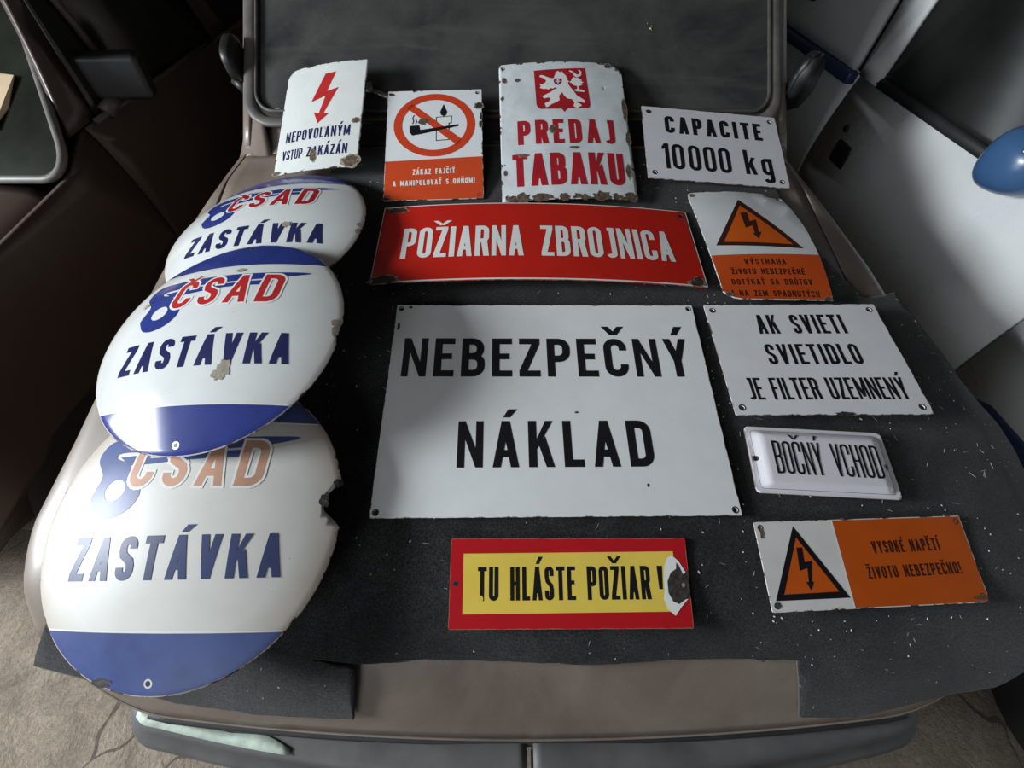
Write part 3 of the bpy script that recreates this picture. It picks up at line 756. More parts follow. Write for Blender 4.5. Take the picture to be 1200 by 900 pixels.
# --- AK SVIETI
W_, H_ = POSE['ak'][4:6]
s = Sign('ak', 'enamel_sign', 'white enamel plate with three black lines starting AK SVIETI SVIETIDLO', (.74, .75, .78), .14, corners(W_, H_, .017, .005))
s.text('AK SVIETI', -.092, .205, .107, .055, .138, M['ink_black'], gap=.16, space=.5)
s.text('SVIETIDLO', -.094, .122, .110, .054, .138, M['ink_black'], gap=.16)
s.text('JE FILTER UZEMNENÝ', -.161, .035, .170, .053, .112, M['ink_black'], gap=.10, space=.34)
s.chips('enamel_chip', [(.02, .002, .022, .004)], halo=False)
# --- BOCNY VCHOD (pressed rim)
W_, H_ = POSE['boc'][4:6]
def dish(x, y, W_=W_, H_=H_):
    dx = (W_ / 2 - abs(x)) / .028; dy = min(y, H_ - y) / .020
    f = lambda q: 0 if q < .3 else 1 if q > 1 else (lambda t: t * t * (3 - 2 * t))((q - .3) / .7)
    return .010 * f(dx) * f(dy)
s = Sign('boc', 'enamel_sign', 'small white enamel door plate with rounded corners reading BOČNÝ VCHOD', (.76, .75, .80), .0, [(-.124, .066, .0035), (.124, .062, .003)], corner=.010, step=.006, zf=dish, rough=.24)
s.text('BOČNÝ VCHOD', -.094, .036, .107, .0635, .062, M['ink_black'], off=.0009, gap=.12, space=.42, acc=(1.06, 1.22))
bl = round_rect(-W_ / 2 + .010, W_ / 2 - .010, .009, H_ - .009, .006, 4)
s.inlay('border_line', stroke(bl, .0006, True), M['ink_navy'], .0004, tess=False)
# --- VYSOKE NAPETI
W_, H_ = POSE['vys'][4:6]
s = Sign('vys', 'enamel_sign', 'wide half white half orange warning plate reading VYSOKÉ NAPĚTÍ near the bonnet front edge', (.74, .73, .71), .22, corners(W_, H_, .010, .0036), grime=.1)
s.inlay('orange_panel', [[(-.0515, .0015), (W_ / 2 - .0015, .0015), (W_ / 2 - .0015, H_ - .0015), (-.0515, H_ - .0015)]], enamel('worn_orange_enamel', (.56, .098, .010), .22, (W_, H_), grime=.14), .0002)
s.inlay('panel_edge', [rect(-.0545, .001, -.0515, H_ - .001)], M['ink_white'], .0003)
s.inlay('warning_triangle', [[(-.129, .137), (-.191, .0175), (-.056, .0175)]], M['ink_black'], .0004)
s.inlay('triangle_field', [[(-.128, .1175), (-.1735, .0270), (-.0735, .0280)]], M['ink_orange'], .0006)
s.inlay('lightning_bolt', [[(-.132, .101), (-.121, .101), (-.1235, .077), (-.109, .078), (-.118, .045), (-.1145, .045), (-.1235, .031), (-.1295, .045), (-.1245, .045), (-.121, .067), (-.136, .063)]], M['ink_black'], .0008)
s.text('VYSOKÉ NAPĚTÍ', .0105, .0865, .1405, .0205, .150, M['ink_brown'], gap=.20, space=.36, y1=.0880)
s.text('ŽIVOTU NEBEZPEČNO!', -.0120, .0455, .1670, .0195, .150, M['ink_brown'], gap=.19, space=.40, y1=.0480)
s.chips('enamel_chip', [(-.190, .128, .004, .010), (.185, .008, .012, .003), (-.188, .010, .005, .005)], M['rust'], halo=False)
# --- ZAKAZ FAJCIT
W_, H_ = POSE['zak'][4:6]
s = Sign('zak', 'enamel_sign', 'white and red no smoking plate with a crossed out pipe and candle', (.77, .80, .82), .30, corners(W_, H_, .012, .0035))
s.inlay('red_panel', [[(-W_ / 2 + .001, .001), (W_ / 2 - .001, .001), (W_ / 2 - .001, .131), (-W_ / 2 + .001, .122)]], enamel('orange_red_enamel', (.63, .075, .022), .25, (W_, H_), grime=.06), .0002)
ring = annulus(0, .239, .111, .0885, 72, .945)
s.inlay('pipe', [[(-.068, .236), (-.042, .238), (-.039, .222), (.065, .2385), (.066, .232), (-.036, .2085), (-.060, .204), (-.067, .215)]], M['ink_black'], .0006)
s.inlay('smoke', stroke([(-.060, .242), (-.057, .252), (-.060, .262), (-.056, .272)], .0022) + stroke([(-.052, .242), (-.049, .250), (-.052, .260)], .0022), M['ink_black'], .0006, tess=False)
s.inlay('hand', [[(-.046, .246), (-.040, .258), (-.028, .262), (-.016, .256), (-.008, .250), (-.018, .248), (-.016, .243), (-.026, .245), (-.024, .239), (-.036, .240)]], M['rust'], .0007)
s.inlay('candle', [[(.0055, .186), (.039, .188), (.0395, .243), (.0455, .243), (.046, .2665), (.0055, .263)]], M['ink_white'], .00045)
s.inlay('candle_outline', stroke([(.0055, .186), (.039, .188), (.0395, .243), (.0455, .243), (.046, .2665), (.0055, .263)], .0024, True), M['ink_black'], .0005, tess=False)
s.inlay('flame', [[(.0245, .307), (.0295, .294), (.0345, .281), (.0315, .270), (.025, .267), (.018, .270), (.0150, .280), (.0195, .293)]], M['ink_black'], .0006)
s.inlay('flame', [rect(.0235, .263, .0255, .268)], M['ink_black'], .00062).name = 'wick'
s.inlay('prohibition_ring', ring + [[(-.076, .296), (-.062, .311), (.076, .187), (.060, .170)]], M['ink_signal'], .00055, tess=False)
s.text('ZÁKAZ FAJČIŤ', -.0555, .0775, .0560, .0170, .185, M['ink_white'], gap=.17, space=.45, y1=.0800, acc=(1.12, 1.32))
s.text('A MANIPULOVAŤ S OHŇOM!', -.107, .0435, .1085, .0160, .190, M['ink_white'], gap=.17, space=.40, y1=.0480, acc=(1.12, 1.32))
s.chips('enamel_chip', [(.122, .300, .011, .010), (-.120, .345, .007, .004), (.128, .262, .003, .012), (.126, .236, .004, .010), (-.124, .006, .010, .004)])
# --- PREDAJ TABAKU
W_, H_ = POSE['pre'][4:6]
s = Sign('pre', 'enamel_sign', 'rusty white enamel shop plate with a lion shield and red words PREDAJ TABAKU', (.70, .75, .77), .62, [(-.165, .458, .004), (-.162, .013, .004), (.162, .013, .004)], grime=.22, notches={'tr': lambda W_, H_: [(W_ / 2, H_ - .030), (W_ / 2 - .012, H_ - .014), (W_ / 2 - .028, H_ - .003), (W_ / 2 - .05, H_)]})
SH = [(-.077, .440), (.070, .448), (.0745, .311), (.071, .302), (.063, .299), (.010, .2975), (.001, .285), (-.006, .2965), (-.064, .298), (-.072, .305), (-.075, .315)]
s.inlay('lion_shield', [SH], M['ink_deepred'], .0004)
LION = [(-.019, .418), (-.015, .430), (-.009, .436), (-.003, .430), (.003, .434), (.006, .426), (.013, .418), (.014, .411), (.018, .408), (.0155, .402), (.020, .397), (.017, .388), (.022, .376), (.029, .364), (.040, .343), (.051, .335), (.061, .326), (.059, .318), (.052, .320), (.041, .323), (.035, .320), (.047, .314), (.051, .308), (.044, .304), (.037, .298), (.027, .306), (.031, .319), (.024, .331), (.012, .333), (.004, .343), (-.001, .356), (-.011, .343), (-.010, .327), (-.021, .320), (-.034, .313), (-.043, .305), (-.049, .304), (-.050, .310), (-.052, .317), (-.045, .321), (-.036, .326), (-.034, .336), (-.041, .338), (-.053, .335), (-.057, .343), (-.046, .350), (-.034, .357), (-.022, .367), (-.014, .372), (-.021, .374), (-.026, .370), (-.033, .372), (-.038, .367), (-.046, .370), (-.054, .370), (-.063, .374), (-.060, .380), (-.062, .388), (-.054, .386), (-.039, .387), (-.034, .390), (-.038, .389), (-.049, .386), (-.053, .390), (-.046, .393), (-.044, .401), (-.052, .410), (-.063, .416), (-.059, .422), (-.050, .420), (-.043, .415), (-.031, .409), (-.022, .408)]
s.inlay('lion', [LION], M['ink_white'], .0006)
s.inlay('lion_tail', [[(.029, .406), (.035, .412), (.043, .409), (.047, .410), (.058, .401), (.054, .398), (.062, .393), (.056, .390), (.057, .383), (.045, .378), (.039, .380), (.031, .382), (.028, .389), (.021, .394), (.027, .398)], [(.022, .434), (.031, .429), (.037, .416), (.043, .411), (.056, .418), (.059, .432), (.054, .440), (.049, .439), (.054, .431), (.050, .423), (.044, .422), (.034, .433), (.027, .438)], [(.042, .379), (.046, .379), (.046, .368), (.063, .362), (.061, .357), (.038, .360), (.031, .364), (.042, .368)]], M['ink_white'], .00065)
s.inlay('heart_shield', [[(-.022, .407), (.001, .407), (0, .394), (-.006, .385), (-.012, .382), (-.019, .386), (-.023, .394)]], M['ink_deepred'], .0008)
s.inlay('blue_hills', [[(-.0215, .391), (-.001, .391), (-.006, .385), (-.012, .382), (-.019, .386)]], M['ink_blue'], .0009)
s.inlay('double_cross', [rect(-.0122, .388, -.0098, .405), rect(-.0155, .3985, -.0065, .4010), rect(-.0175, .3935, -.0045, .3960)], M['ink_white'], .0010)
s.text('PREDAJ', -.130, .178, .1335, .082, .180, M['ink_deepred'], gap=.20, off=.0006)
s.text('TABAKU', -.147, .043, .1480, .104, .172, M['ink_deepred'], gap=.10, off=.0006)
s.chips('rust_patch', [(.137, .462, .009, .008), (-.162, .412, .006, .010), (-.169, .345, .004, .007), (.171, .30, .006, .035), (.171, .20, .006, .022), (-.124, .408, .007, .006), (-.035, .226, .009, .012), (-.116, .142, .013, .004), (.160, .09, .006, .02), (-.166, .09, .004, .008), (.02, .163, .012, .004)], M['rust'])
s.inlay('rust_stain', [ragged(x, .006, .014 + .006 * (k % 3), .010 + .004 * (k % 2), 16, .45, 90 + k) for k, x in enumerate((-.15, -.12, -.07, -.02, .03, .075, .12, .155))], M['rust'], .00045)
# --- POZIARNA ZBROJNICA
W_, H_ = POSE['poz'][4:6]
s = Sign('poz', 'enamel_sign', 'long bowed red enamel plate with white words POŽIARNA ZBROJNICA', (.56, .020, .012), .20, corners(W_, H_, .017, .005), grime=.08)
s.inlay('white_rim', [rect(-W_ / 2 + .002, .0015, W_ / 2 - .002, .0055), rect(-W_ / 2 + .002, H_ - .0035, W_ / 2 - .002, H_ - .0010), rect(W_ / 2 - .003, .004, W_ / 2 - .001, H_ - .003), rect(-W_ / 2 + .001, .004, -W_ / 2 + .0025, H_ - .003)], M['ink_white'], .0003)
s.text('POŽIARNA ZBROJNICA', -.329, .0745, .327, .1020, .125, M['ink_white'], gap=.10, space=.44, outline=.0, acc=(1.06, 1.22))
s.chips('enamel_chip', [(-.360, .012, .030, .012), (-.352, .247, .022, .009), (.365, .010, .018, .009), (.372, .018, .010, .012)])
# --- VYSTRAHA
W_, H_ = POSE['vst'][4:6]
s = Sign('vst', 'enamel_sign', 'bent white and orange warning plate headed VÝSTRAHA, below the load capacity plate', (.66, .68, .69), .30, [(.118, .348, .0035)], grime=.1, corner=.012,
         notches={'bl': lambda W_, H_: [(-W_ / 2, .020), (-W_ / 2 + .010, .012), (-W_ / 2 + .022, .004), (-W_ / 2 + .04, 0)]})
s.inlay('orange_panel', [[(-W_ / 2 + .001, .024), (-W_ / 2 + .022, .006), (-W_ / 2 + .042, .002), (W_ / 2 - .012, .002), (W_ / 2 - .001, .012), (W_ / 2 - .001, .1245), (-W_ / 2 + .001, .1310)]], enamel('worn_orange_enamel', (.57, .082, .014), .22, (W_, H_), grime=.12), .0003)
s.inlay('warning_triangle', [[(-.009, .325), (-.112, .162), (.0985, .1435)]], M['ink_brown'], .0005)
s.inlay('triangle_field', [[(-.013, .300), (-.0905, .1715), (.0765, .1565)]], M['ink_orange'], .0007)
s.inlay('lightning_bolt', [[(-.022, .270), (-.004, .272), (-.008, .238), (.010, .243), (.003, .199), (.010, .199), (-.004, .176), (-.014, .196), (-.008, .196), (-.006, .222), (-.025, .215)]], M['ink_brown'], .0009)
s.text('VÝSTRAHA', -.060, .0985, .041, .0165, .185, M['ink_brown'], gap=.19, y1=.0955)
s.text('ŽIVOTU NEBEZPEČNÉ', -.098, .0705, .079, .0165, .185, M['ink_brown'], gap=.19, space=.4, y1=.0665)
s.text('DOTÝKAŤ SA DRÔTOV', -.105, .0405, .090, .0160, .185, M['ink_brown'], gap=.19, space=.45, y1=.0385)
s.text('I NA ZEM SPADNUTÝCH', -.112, .0090, .101, .0160, .185, M['ink_brown'], gap=.19, space=.45, y1=.0075)
s.chips('rust_patch', [(-.120, .014, .008, .006), (.122, .004, .009, .005), (.10, .352, .02, .005), (-.122, .352, .006, .006)], M['rust'])
# --- NEPOVOLANYM VSTUP ZAKAZAN
W_, H_ = POSE['nep'][4:6]
s = Sign('nep', 'enamel_sign', 'chipped white plate with a red lightning arrow and NEPOVOLANÝM VSTUP ZAKÁZÁN', (.71, .735, .715), .42, [(.112, .014, .003), (-.118, .008, .003)], grime=.08,
         notches={'tl': lambda W_, H_: [(-W_ / 2 + .030, H_), (-W_ / 2 + .016, H_ - .004), (-W_ / 2 + .004, H_ - .018), (-W_ / 2, H_ - .03)]})
s.inlay('lightning_bolt', [[(0, .322), (.033, .325), (.012, .259), (.046, .268), (.010, .184), (.026, .180), (-.005, .151), (-.021, .190), (-.005, .186), (.009, .243), (-.034, .227)]], M['ink_red'], .0004, 'red lightning arrow')
s.text('NEPOVOLANÝM', -.101, .1015, .0945, .0350, .14, M['ink_navy'], gap=.16, acc=(1.10, 1.34))
s.text('VSTUP', -.105, .0435, -.041, .0320, .115, M['ink_navy'], gap=.12)
s.text('ZAKÁZÁN', -.026, .0435, .0920, .0320, .15, M['ink_navy'], gap=.16, acc=(1.12, 1.40))
s.chips('rust_patch', [(.108, .150, .010, .008), (-.006, .046, .0085, .019), (.106, .016, .022, .018), (-.118, .006, .012, .006)], M['rust'])

# ------------------------------------------------------------------ round domed stop signs
SAG = .042
RING = [(-.668, .100), (-.690, .127), (-.677, .183), (-.651, .273), (-.705, .330), (-.760, .385), (-.770, .440), (-.745, .500), (-.690, .540), (-.500, .533), (-.201, .530), (.124, .534), (.403, .543), (.715, .555), (.502, .490), (.278, .458), (-.044, .440), (-.413, .438), (-.600, .440), (-.612, .405), (-.560, .385), (-.500, .372), (-.440, .330), (-.400, .255), (-.330, .215), (-.300, .165), (-.306, .115), (-.340, .055), (-.416, .006), (-.511, -.012), (-.603, .012)]
def chaikin(p, n=2):
    for _ in range(n):
        q = []
        for i in range(len(p)):
            a, b = p[i], p[(i + 1) % len(p)]; q += [(a[0] * .75 + b[0] * .25, a[1] * .75 + b[1] * .25), (a[0] * .25 + b[0] * .75, a[1] * .25 + b[1] * .75)]
        p = q
    return p
RING = chaikin(RING)
STRIPE = [(-.574, .408), (-.395, .416), (-.032, .422), (.284, .444), (.350, .448), (.330, .392), (.102, .386), (-.101, .372), (-.294, .352), (-.466, .345)]
def dome(key, pose, Rr, label, cols, chips, notch=None, yaw=0.0, letters='ČSAD', stain=.5, wear=.2, group='round stop signs'):
    u, v, w, a, b = pose
    en = Vector((-math.tan(a), -math.tan(b), 1)).normalized(); eu = (Vector((1, 0, 0)) - en * en.x).normalized(); ev = en.cross(eu)
    m = Matrix((eu, ev, en)).transposed().to_4x4(); m.translation = Vector((u, v, w))
    root = empty('round_stop_sign', HOOD @ m, label, 'sign', None)
    def zf(x, y):
        q = math.hypot(x, y) / Rr; z = SAG * (1 - q * q)
        if q > .955: z -= .0015 * ((q - .955) / .045) ** 2
        return z
    bm = bmesh.new(); n = 120; rs = [0] + [Rr * .955 * k / 24 for k in range(1, 25)] + [Rr * q for q in (.965, .976, .987, .995, 1.0)]
    def edge(t, r):
        if notch:
            for (na, nw, nd) in notch:
                d = abs((math.degrees(t) - na + 180) % 360 - 180)
                if d < nw: 
                    lim = Rr * (1 - nd * (1 - (d / nw) ** 2) * (1 + .25 * math.sin(d * 3.1)))
                    return min(r, lim)
        return r
    c = bm.verts.new((0, 0, zf(0, 0))); prev = None
    for r in rs[1:]:
        ringv = []
        for k in range(n):
            t = 2 * math.pi * k / n; rr = edge(t, r); x, y = rr * math.cos(t), rr * math.sin(t); ringv.append(bm.verts.new((x, y, zf(x, y))))
        for k in range(n):
            if prev is None: bm.faces.new((c, ringv[k], ringv[(k + 1) % n]))
            else: bm.faces.new((prev[k], ringv[k], ringv[(k + 1) % n], prev[(k + 1) % n]))
        prev = ringv
    bmesh.ops.remove_doubles(bm, verts=bm.verts, dist=1e-6)
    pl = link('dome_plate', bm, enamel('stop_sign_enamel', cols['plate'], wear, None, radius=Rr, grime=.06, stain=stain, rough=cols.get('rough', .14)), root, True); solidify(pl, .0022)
    def lay_part(name, polys, mat, off, label=None, tess=True, scale=Rr, stepv=.010):
        bm = bmesh.new()
        for i, p in enumerate(polys):
            q = [(x * scale, y * scale) for x, y in p]
            if yaw:
                q = [(x * math.cos(yaw) - y * math.sin(yaw), x * math.sin(yaw) + y * math.cos(yaw)) for x, y in q]
            lay(bm, convexes([q]) if (tess and len(q) > 4) else [q], zf, off + (i % 9) * 4e-6 * (not tess), stepv)
        bmesh.ops.remove_doubles(bm, verts=bm.verts, dist=1e-7)
        o = link(name, bm, mat, root, True)
        if label: o['label'] = label
        return o
    def segment(y0, sgn):
        a0 = math.asin(y0 / .992); pts = []
        for k in range(49):
            t = lerp(a0, math.pi - a0, k / 48); pts.append((.992 * math.cos(t), .992 * math.sin(t) * sgn))
        return pts if sgn > 0 else pts[::-1]
    lay_part('blue_band', [segment(.657, 1)], cols['band'], .0005, stepv=.003); lay_part('blue_band', [segment(.657, -1)], cols['band'], .0005, stepv=.003)
    for y in (.650, -.650):
        lay_part('band_edge', [rect(-.74, y - .004, .74, y + .004)], M['ink_white'], .00045)
    # winged wheel
    hole = disc2(-.508, .178, .078, 28, .070)
    bm = bmesh.new()
    ringq = [(x * Rr, y * Rr) for x, y in RING]; hq = [(x * Rr, y * Rr) for x, y in hole[::-1]]
    lay(bm, convexes([ringq, hq]), zf, .0004, .010); bmesh.ops.remove_doubles(bm, verts=bm.verts, dist=1e-7); link('winged_wheel', bm, cols['wing'], root, True)
    lay_part('wing_stripe', [STRIPE], cols['wing'], .0004)
    P = text2(letters, -.425, .195, .485, .200, .315, .170, gap=.22, acc=(1.00, 1.16))
    lay_part('lettering_outline', [grow(p, .016) for p in P], cols['outline'], .00055, tess=False)
    lay_part('lettering', P, cols['csad'], .0007, tess=False)
    P = text2('ZASTÁVKA', -.662, -.378, .698, -.350, .258, .190, gap=.20, acc=(1.06, 1.24))
    lay_part('lettering', P, cols['text'], .0006, tess=False)
    for i, (x, y, rx, ry) in enumerate(chips): lay_part('enamel_chip', [ragged(x, y, rx, ry, 20, .25, 31 + i)], cols.get('chip', M['chipgrey']), .0009)
    for y in (-.925, .93):
        lay_part('hole_rim', annulus(0, y, .026, .015, 20), M['steel'], .0006, tess=False); lay_part('hole', [disc2(0, y, .016, 16)], M['black'], .0007)
    return root
blue = dict(plate=(.70, .725, .72), band=M['ink_blue'], wing=M['ink_blue'], outline=M['ink_white'], csad=M['ink_red'], text=M['ink_navy'])
faded = dict(plate=(.655, .65, .62), band=M['ink_fadedblue'], wing=M['ink_fadedblue'], outline=M['ink_white'], csad=M['ink_pale'], text=M['ink_fadednavy'], rough=.36, chip=M['rustdark'])
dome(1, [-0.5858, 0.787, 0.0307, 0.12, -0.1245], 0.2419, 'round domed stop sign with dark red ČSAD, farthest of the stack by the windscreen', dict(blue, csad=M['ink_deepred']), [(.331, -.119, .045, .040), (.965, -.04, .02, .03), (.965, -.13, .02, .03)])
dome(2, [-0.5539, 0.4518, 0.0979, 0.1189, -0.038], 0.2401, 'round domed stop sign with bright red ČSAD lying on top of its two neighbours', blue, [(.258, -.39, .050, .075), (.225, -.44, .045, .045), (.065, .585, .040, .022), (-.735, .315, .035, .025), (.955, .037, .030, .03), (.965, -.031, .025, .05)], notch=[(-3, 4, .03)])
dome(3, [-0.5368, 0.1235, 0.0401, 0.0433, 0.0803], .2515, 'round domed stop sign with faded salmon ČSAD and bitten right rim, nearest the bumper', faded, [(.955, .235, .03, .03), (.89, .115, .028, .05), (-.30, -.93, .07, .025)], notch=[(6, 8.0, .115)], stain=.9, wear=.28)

# ------------------------------------------------------------------ straw bit on the windscreen
bm = bmesh.new()
for k, (dx, dy) in enumerate(((.012, .006), (-.004, .012), (.010, -.008))):
    c = scr(.40, .258, .006); tube(bm, [c, c + Vector((dx * .6, dy * .6, .004)), c + Vector((dx, dy, .003 + .6 * dy))], [.0022, .0016, .0005], 6)
o = link('straw_bit', bm, M['straw'], None, True, HOOD); tag(o, 'tiny pale wisp of straw stuck on the dusty windscreen', 'straw')

# ------------------------------------------------------------------ neighbouring cars
def panel(bm, poly, X, sd, thick=.02, step=.06, curve=.07, zc=.78, off=0.0):
    """flat side panel polygon (y,z) standing at x = X*sd, slightly barrelled; thickness goes away from the aisle"""
    xf = lambda z: X + curve * ((z - zc) / .5) ** 2 + off
    tri = convexes([poly]); front = []
    for t in tri:
        for q in [c for s_ in strips(t, 0, .5) for c in strips(s_, 1, step)]:
            if abs(parea(q)) < 1e-8: continue
            front.append(q)
    for q in front:
        try: bm.faces.new([bm.verts.new((sd * xf(z), y, z)) for y, z in q])
        except ValueError: pass
    bmesh.ops.remove_doubles(bm, verts=bm.verts, dist=1e-6)
    bmesh.ops.recalc_face_normals(bm, faces=bm.faces)
    # make the faces look at the aisle
    for f in bm.faces:
        f.normal_update()
        if f.normal.x * sd > 0: f.normal_flip()
def npart(car_, name, poly, X, sd, mat, thick=.02, parent=None, off=0.0, curve=.07, loc=None, label=None):
    bm = bmesh.new(); panel(bm, poly, X, sd, curve=curve, off=off)
    bmesh.ops.translate(bm, verts=bm.verts, vec=-Vector(car_.location) if car_.type == 'EMPTY' else Vector((0, 0, 0)))
    o = link(name, bm, mat, parent or car_, True); solidify(o, thick)
    if label: o['label'] = label
    return o
def lpart(car_, name, bm, mat, smooth=True, parent=None, label=None):
    bmesh.ops.translate(bm, verts=bm.verts, vec=-Vector(car_.location)); bmesh.ops.recalc_face_normals(bm, faces=bm.faces)
    o = link(name, bm, mat, parent or car_, smooth)
    if label: o['label'] = label
    return o
# right: white car
wc = empty('car', Matrix.Translation((2.2, 1.6, 0)), 'white car with blue mirror and trim standing to the right of the brown car', 'car')
XR = 1.40
npart(wc, 'front_door', [(.752, .36), (1.985, .36), (1.978, .68), (1.925, .985), (1.915, 1.030), (.715, 1.030), (.722, .80)], XR, 1, M['white_paint'], label='white front door')
npart(wc, 'fender', [(-.75, .36), (.742, .36), (.712, .80), (.705, 1.025), (.3, .985), (-.70, .90)], XR, 1, M['white_paint'])
npart(wc, 'blue_skirt', [(-.74, .30), (.640, .30), (.640, .56), (.58, .590), (.30, .60), (-.74, .60)], XR, 1, M['navy_paint'], off=-.012, label='dark blue lower fender skirt')
npart(wc, 'rear_panel', [(1.996, .36), (4.1, .36), (4.1, 1.036), (1.925, 1.036), (1.935, .985), (1.988, .68)], XR, 1, M['white_paint'])
npart(wc, 'center_pillar', [(1.777, 1.034), (1.905, 1.034), (1.84, 1.62), (1.66, 1.62), (1.727, 1.30)], XR, 1, M['white_paint'], off=.0, curve=0)
npart(wc, 'rear_side', [(1.945, 1.040), (4.0, 1.040), (3.9, 1.62), (1.87, 1.62)], XR, 1, M['white_paint'], off=-.004, curve=0, label='white rear side panel')
npart(wc, 'pillar_gap', [(1.90, 1.03), (1.95, 1.03), (1.88, 1.62), (1.83, 1.62)], XR, 1, M['rubber'], off=.02, curve=0)
npart(wc, 'side_window', [(1.02, 1.050), (1.775, 1.050), (1.66, 1.62), (1.30, 1.62)], XR, 1, M['darkglass'], off=.014, curve=0, thick=.006, label='dark side window')
bm = bmesh.new(); tube(bm, [(XR + .015, 1.78, 1.044), (XR + .012, 1.40, 1.044), (XR + .012, .98, 1.044)], .016, 8, squash=1.2); lpart(wc, 'window_seal', bm, M['rubber'])
bm = bmesh.new(); box(bm, XR - .024, XR + .02, 1.93, 3.2, .992, 1.036, .010); lpart(wc, 'blue_trim', bm, M['navy_paint'], label='dark blue trim bar')
bm = bmesh.new(); box(bm, XR - .008, XR + .03, 1.70, 1.815, .745, .835, .018, 3); hd = lpart(wc, 'door_handle', bm, M['black'], label='black recessed door handle')
bm = bmesh.new(); lathe(bm, [(.014, 0), (.014, .006), (.004, .008)], 16, Matrix.Translation((XR - .004, 1.80, .875)) @ Matrix.Rotation(R(-90), 4, 'Y')); lpart(wc, 'door_lock', bm, M['black'])
bm = bmesh.new(); mirror_shell(bm, 1.385, 1.02, 1.085, .110, .085, .100, .62, 2.6, Matrix.Rotation(R(-12), 3, 'Z')); bmr = lpart(wc, 'door_mirror', bm, M['blue_paint'], label='blue door mirror')
bm = bmesh.new(); tube(bm, [(1.37, 1.06, 1.04), (1.415, 1.12, 1.02)], [.024, .035], 10); lpart(wc, 'mirror_foot', bm, M['blue_paint'], parent=bmr)
bm = bmesh.new(); lathe(bm, [(.009, 0), (.009, .003), (.004, .004)], 14, Matrix.Translation((1.305, .985, 1.135)) @ Matrix.Rotation(R(40), 4, 'X')); lpart(wc, 'mirror_screw', bm, M['steel'], parent=bmr)
bm = bmesh.new(); box(bm, XR + .03, 3.0, -.72, 4.08, .30, .98, .05); lpart(wc, 'body', bm, M['white_paint'])
bm = bmesh.new(); box(bm, XR + .10, 2.9, 1.3, 4.0, .95, 1.60, .05); lpart(wc, 'cabin', bm, M['dark'])
bm = bmesh.new(); box(bm, XR - .005, 3.02, 1.2, 4.0, 1.60, 1.66, .03); lpart(wc, 'roof', bm, M['white_paint'])
bm = bmesh.new(); box(bm, XR - .03, XR + .01, 2.45, 2.62, 1.16, 1.26, .02, 3); lpart(wc, 'rear_handle', bm, M['rubber'])
for y in (-.15, 3.2): wheel(wc, -.68, y - 1.6, -1); wheel(wc, .68, y - 1.6, 1)

# left: dark brown car
dc = empty('car', Matrix.Translation((-2.2, 1.6, 0)), 'dark brown car in shadow to the left of the brown car', 'car')
XL = 1.40
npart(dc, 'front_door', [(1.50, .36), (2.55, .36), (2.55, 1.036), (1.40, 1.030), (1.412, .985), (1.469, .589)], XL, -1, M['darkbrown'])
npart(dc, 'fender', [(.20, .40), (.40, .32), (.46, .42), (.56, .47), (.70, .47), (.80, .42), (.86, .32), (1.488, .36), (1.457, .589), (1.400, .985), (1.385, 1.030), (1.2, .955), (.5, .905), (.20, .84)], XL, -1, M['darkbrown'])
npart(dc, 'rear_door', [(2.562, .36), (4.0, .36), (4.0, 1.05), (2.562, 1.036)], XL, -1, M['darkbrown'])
npart(dc, 'quarter_window', [(1.47, 1.045), (1.655, 1.045), (1.55, 1.45), (1.50, 1.45)], XL, -1, M['leftglass'], off=.012, thick=.006, curve=0)
npart(dc, 'side_window', [(1.68, 1.045), (2.37, 1.042), (2.16, 1.50), (1.56, 1.50)], XL, -1, M['leftglass'], off=.012, thick=.006, curve=0)
for a, b, r_ in (((1.665, 1.04), (1.54, 1.50), .012), ((2.385, 1.04), (2.17, 1.50), .010), ((1.44, 1.035), (2.40, 1.036), .010)):
    bm = bmesh.new(); tube(bm, [(-XL - .004, a[0], a[1]), (-XL - .004, lerp(a[0], b[0], .5), lerp(a[1], b[1], .5)), (-XL - .02, b[0], b[1])], r_, 8); lpart(dc, 'window_trim', bm, M['seal_dark'])
npart(dc, 'door_frame', [(2.40, 1.04), (2.56, 1.04), (2.36, 1.55), (2.19, 1.50)], XL, -1, M['darkbrown'])
npart(dc, 'windscreen_pillar', [(1.33, 1.03), (1.47, 1.035), (1.74, 1.50), (1.62, 1.50)], XL, -1, M['darkbrown'], off=.005)
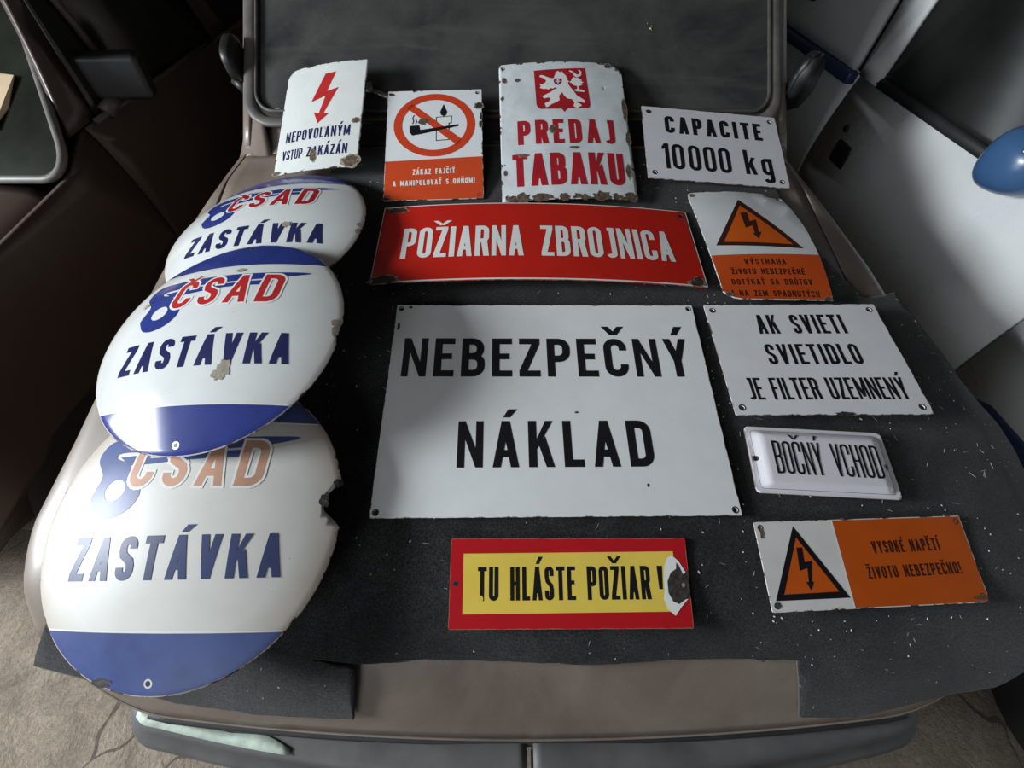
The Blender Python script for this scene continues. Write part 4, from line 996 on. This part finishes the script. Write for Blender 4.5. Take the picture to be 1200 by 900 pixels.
# its windscreen slopes back; seal as a rounded ring
def lscr(x, q, off=0.0):
    n = Vector((0, -.8, 1)).normalized(); return Vector((x, 1.20 + q, .96 + .8 * q)) + n * off
def left_ring(x0, x1, q0, q1, r, tap=.27):
    return [(lerp(x, x - 0 * tap, 0) - (tap * (q - q0) if x > -2 else -tap * (q - q0)), q) for x, q in round_rect(x0, x1, q0, q1, r)]
LR = left_ring(-2.95, -1.385, -.005, .50, .09, .42)
bm = bmesh.new(); bm.faces.new([bm.verts.new(lscr(x, q)) for x, q in LR]); o = lpart(dc, 'windscreen', bm, M['leftglass'], False); solidify(o, .005)
bm = bmesh.new(); tube(bm, [lscr(x, q, .006) for x, q in LR], .013, 8, closed=True); lpart(dc, 'windscreen_seal', bm, M['seal'])
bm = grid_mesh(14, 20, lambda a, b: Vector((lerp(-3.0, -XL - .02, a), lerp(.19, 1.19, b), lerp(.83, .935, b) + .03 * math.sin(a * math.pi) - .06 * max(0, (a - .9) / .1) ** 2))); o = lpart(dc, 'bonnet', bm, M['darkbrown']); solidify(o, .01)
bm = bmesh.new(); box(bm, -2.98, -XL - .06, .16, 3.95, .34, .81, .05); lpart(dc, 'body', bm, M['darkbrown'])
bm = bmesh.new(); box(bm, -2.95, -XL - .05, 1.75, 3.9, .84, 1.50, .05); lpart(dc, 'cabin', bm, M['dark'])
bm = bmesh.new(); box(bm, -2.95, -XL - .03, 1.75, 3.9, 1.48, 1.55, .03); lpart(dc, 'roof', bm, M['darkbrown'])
bm = bmesh.new(); box(bm, -.095, .095, -.04, .04, -.065, .065, .018, 4, Matrix.Translation((-1.355, 1.585, 1.125)) @ Matrix.Rotation(R(18), 4, 'Z') @ Matrix.Rotation(R(4), 4, 'Y')); lm = lpart(dc, 'door_mirror', bm, M['black'], label='black door mirror')
bm = bmesh.new(); tube(bm, [(-1.38, 1.56, 1.07), (-1.40, 1.50, 1.04)], [.02, .026], 10); lpart(dc, 'mirror_foot', bm, M['seal_dark'], parent=lm)
for y in (.64, 3.1): wheel(dc, .68, y - 1.6, 1, .31); wheel(dc, -.68, y - 1.6, -1, .31)
# paper on its windscreen
bm = bmesh.new()
PP = [(-1.75, .085), (-1.62, .115), (-1.585, .170), (-1.555, .245), (-1.66, .262), (-1.85, .255)]
vs = [bm.verts.new(lscr(x, q, .008 + .01 * (i % 2))) for i, (x, q) in enumerate(PP)]; bm.faces.new(vs)
o = link('cardboard_sheet', bm, M['paper'], None, False); solidify(o, .003); tag(o, 'pale brown cardboard piece on the dark car windscreen', 'cardboard')
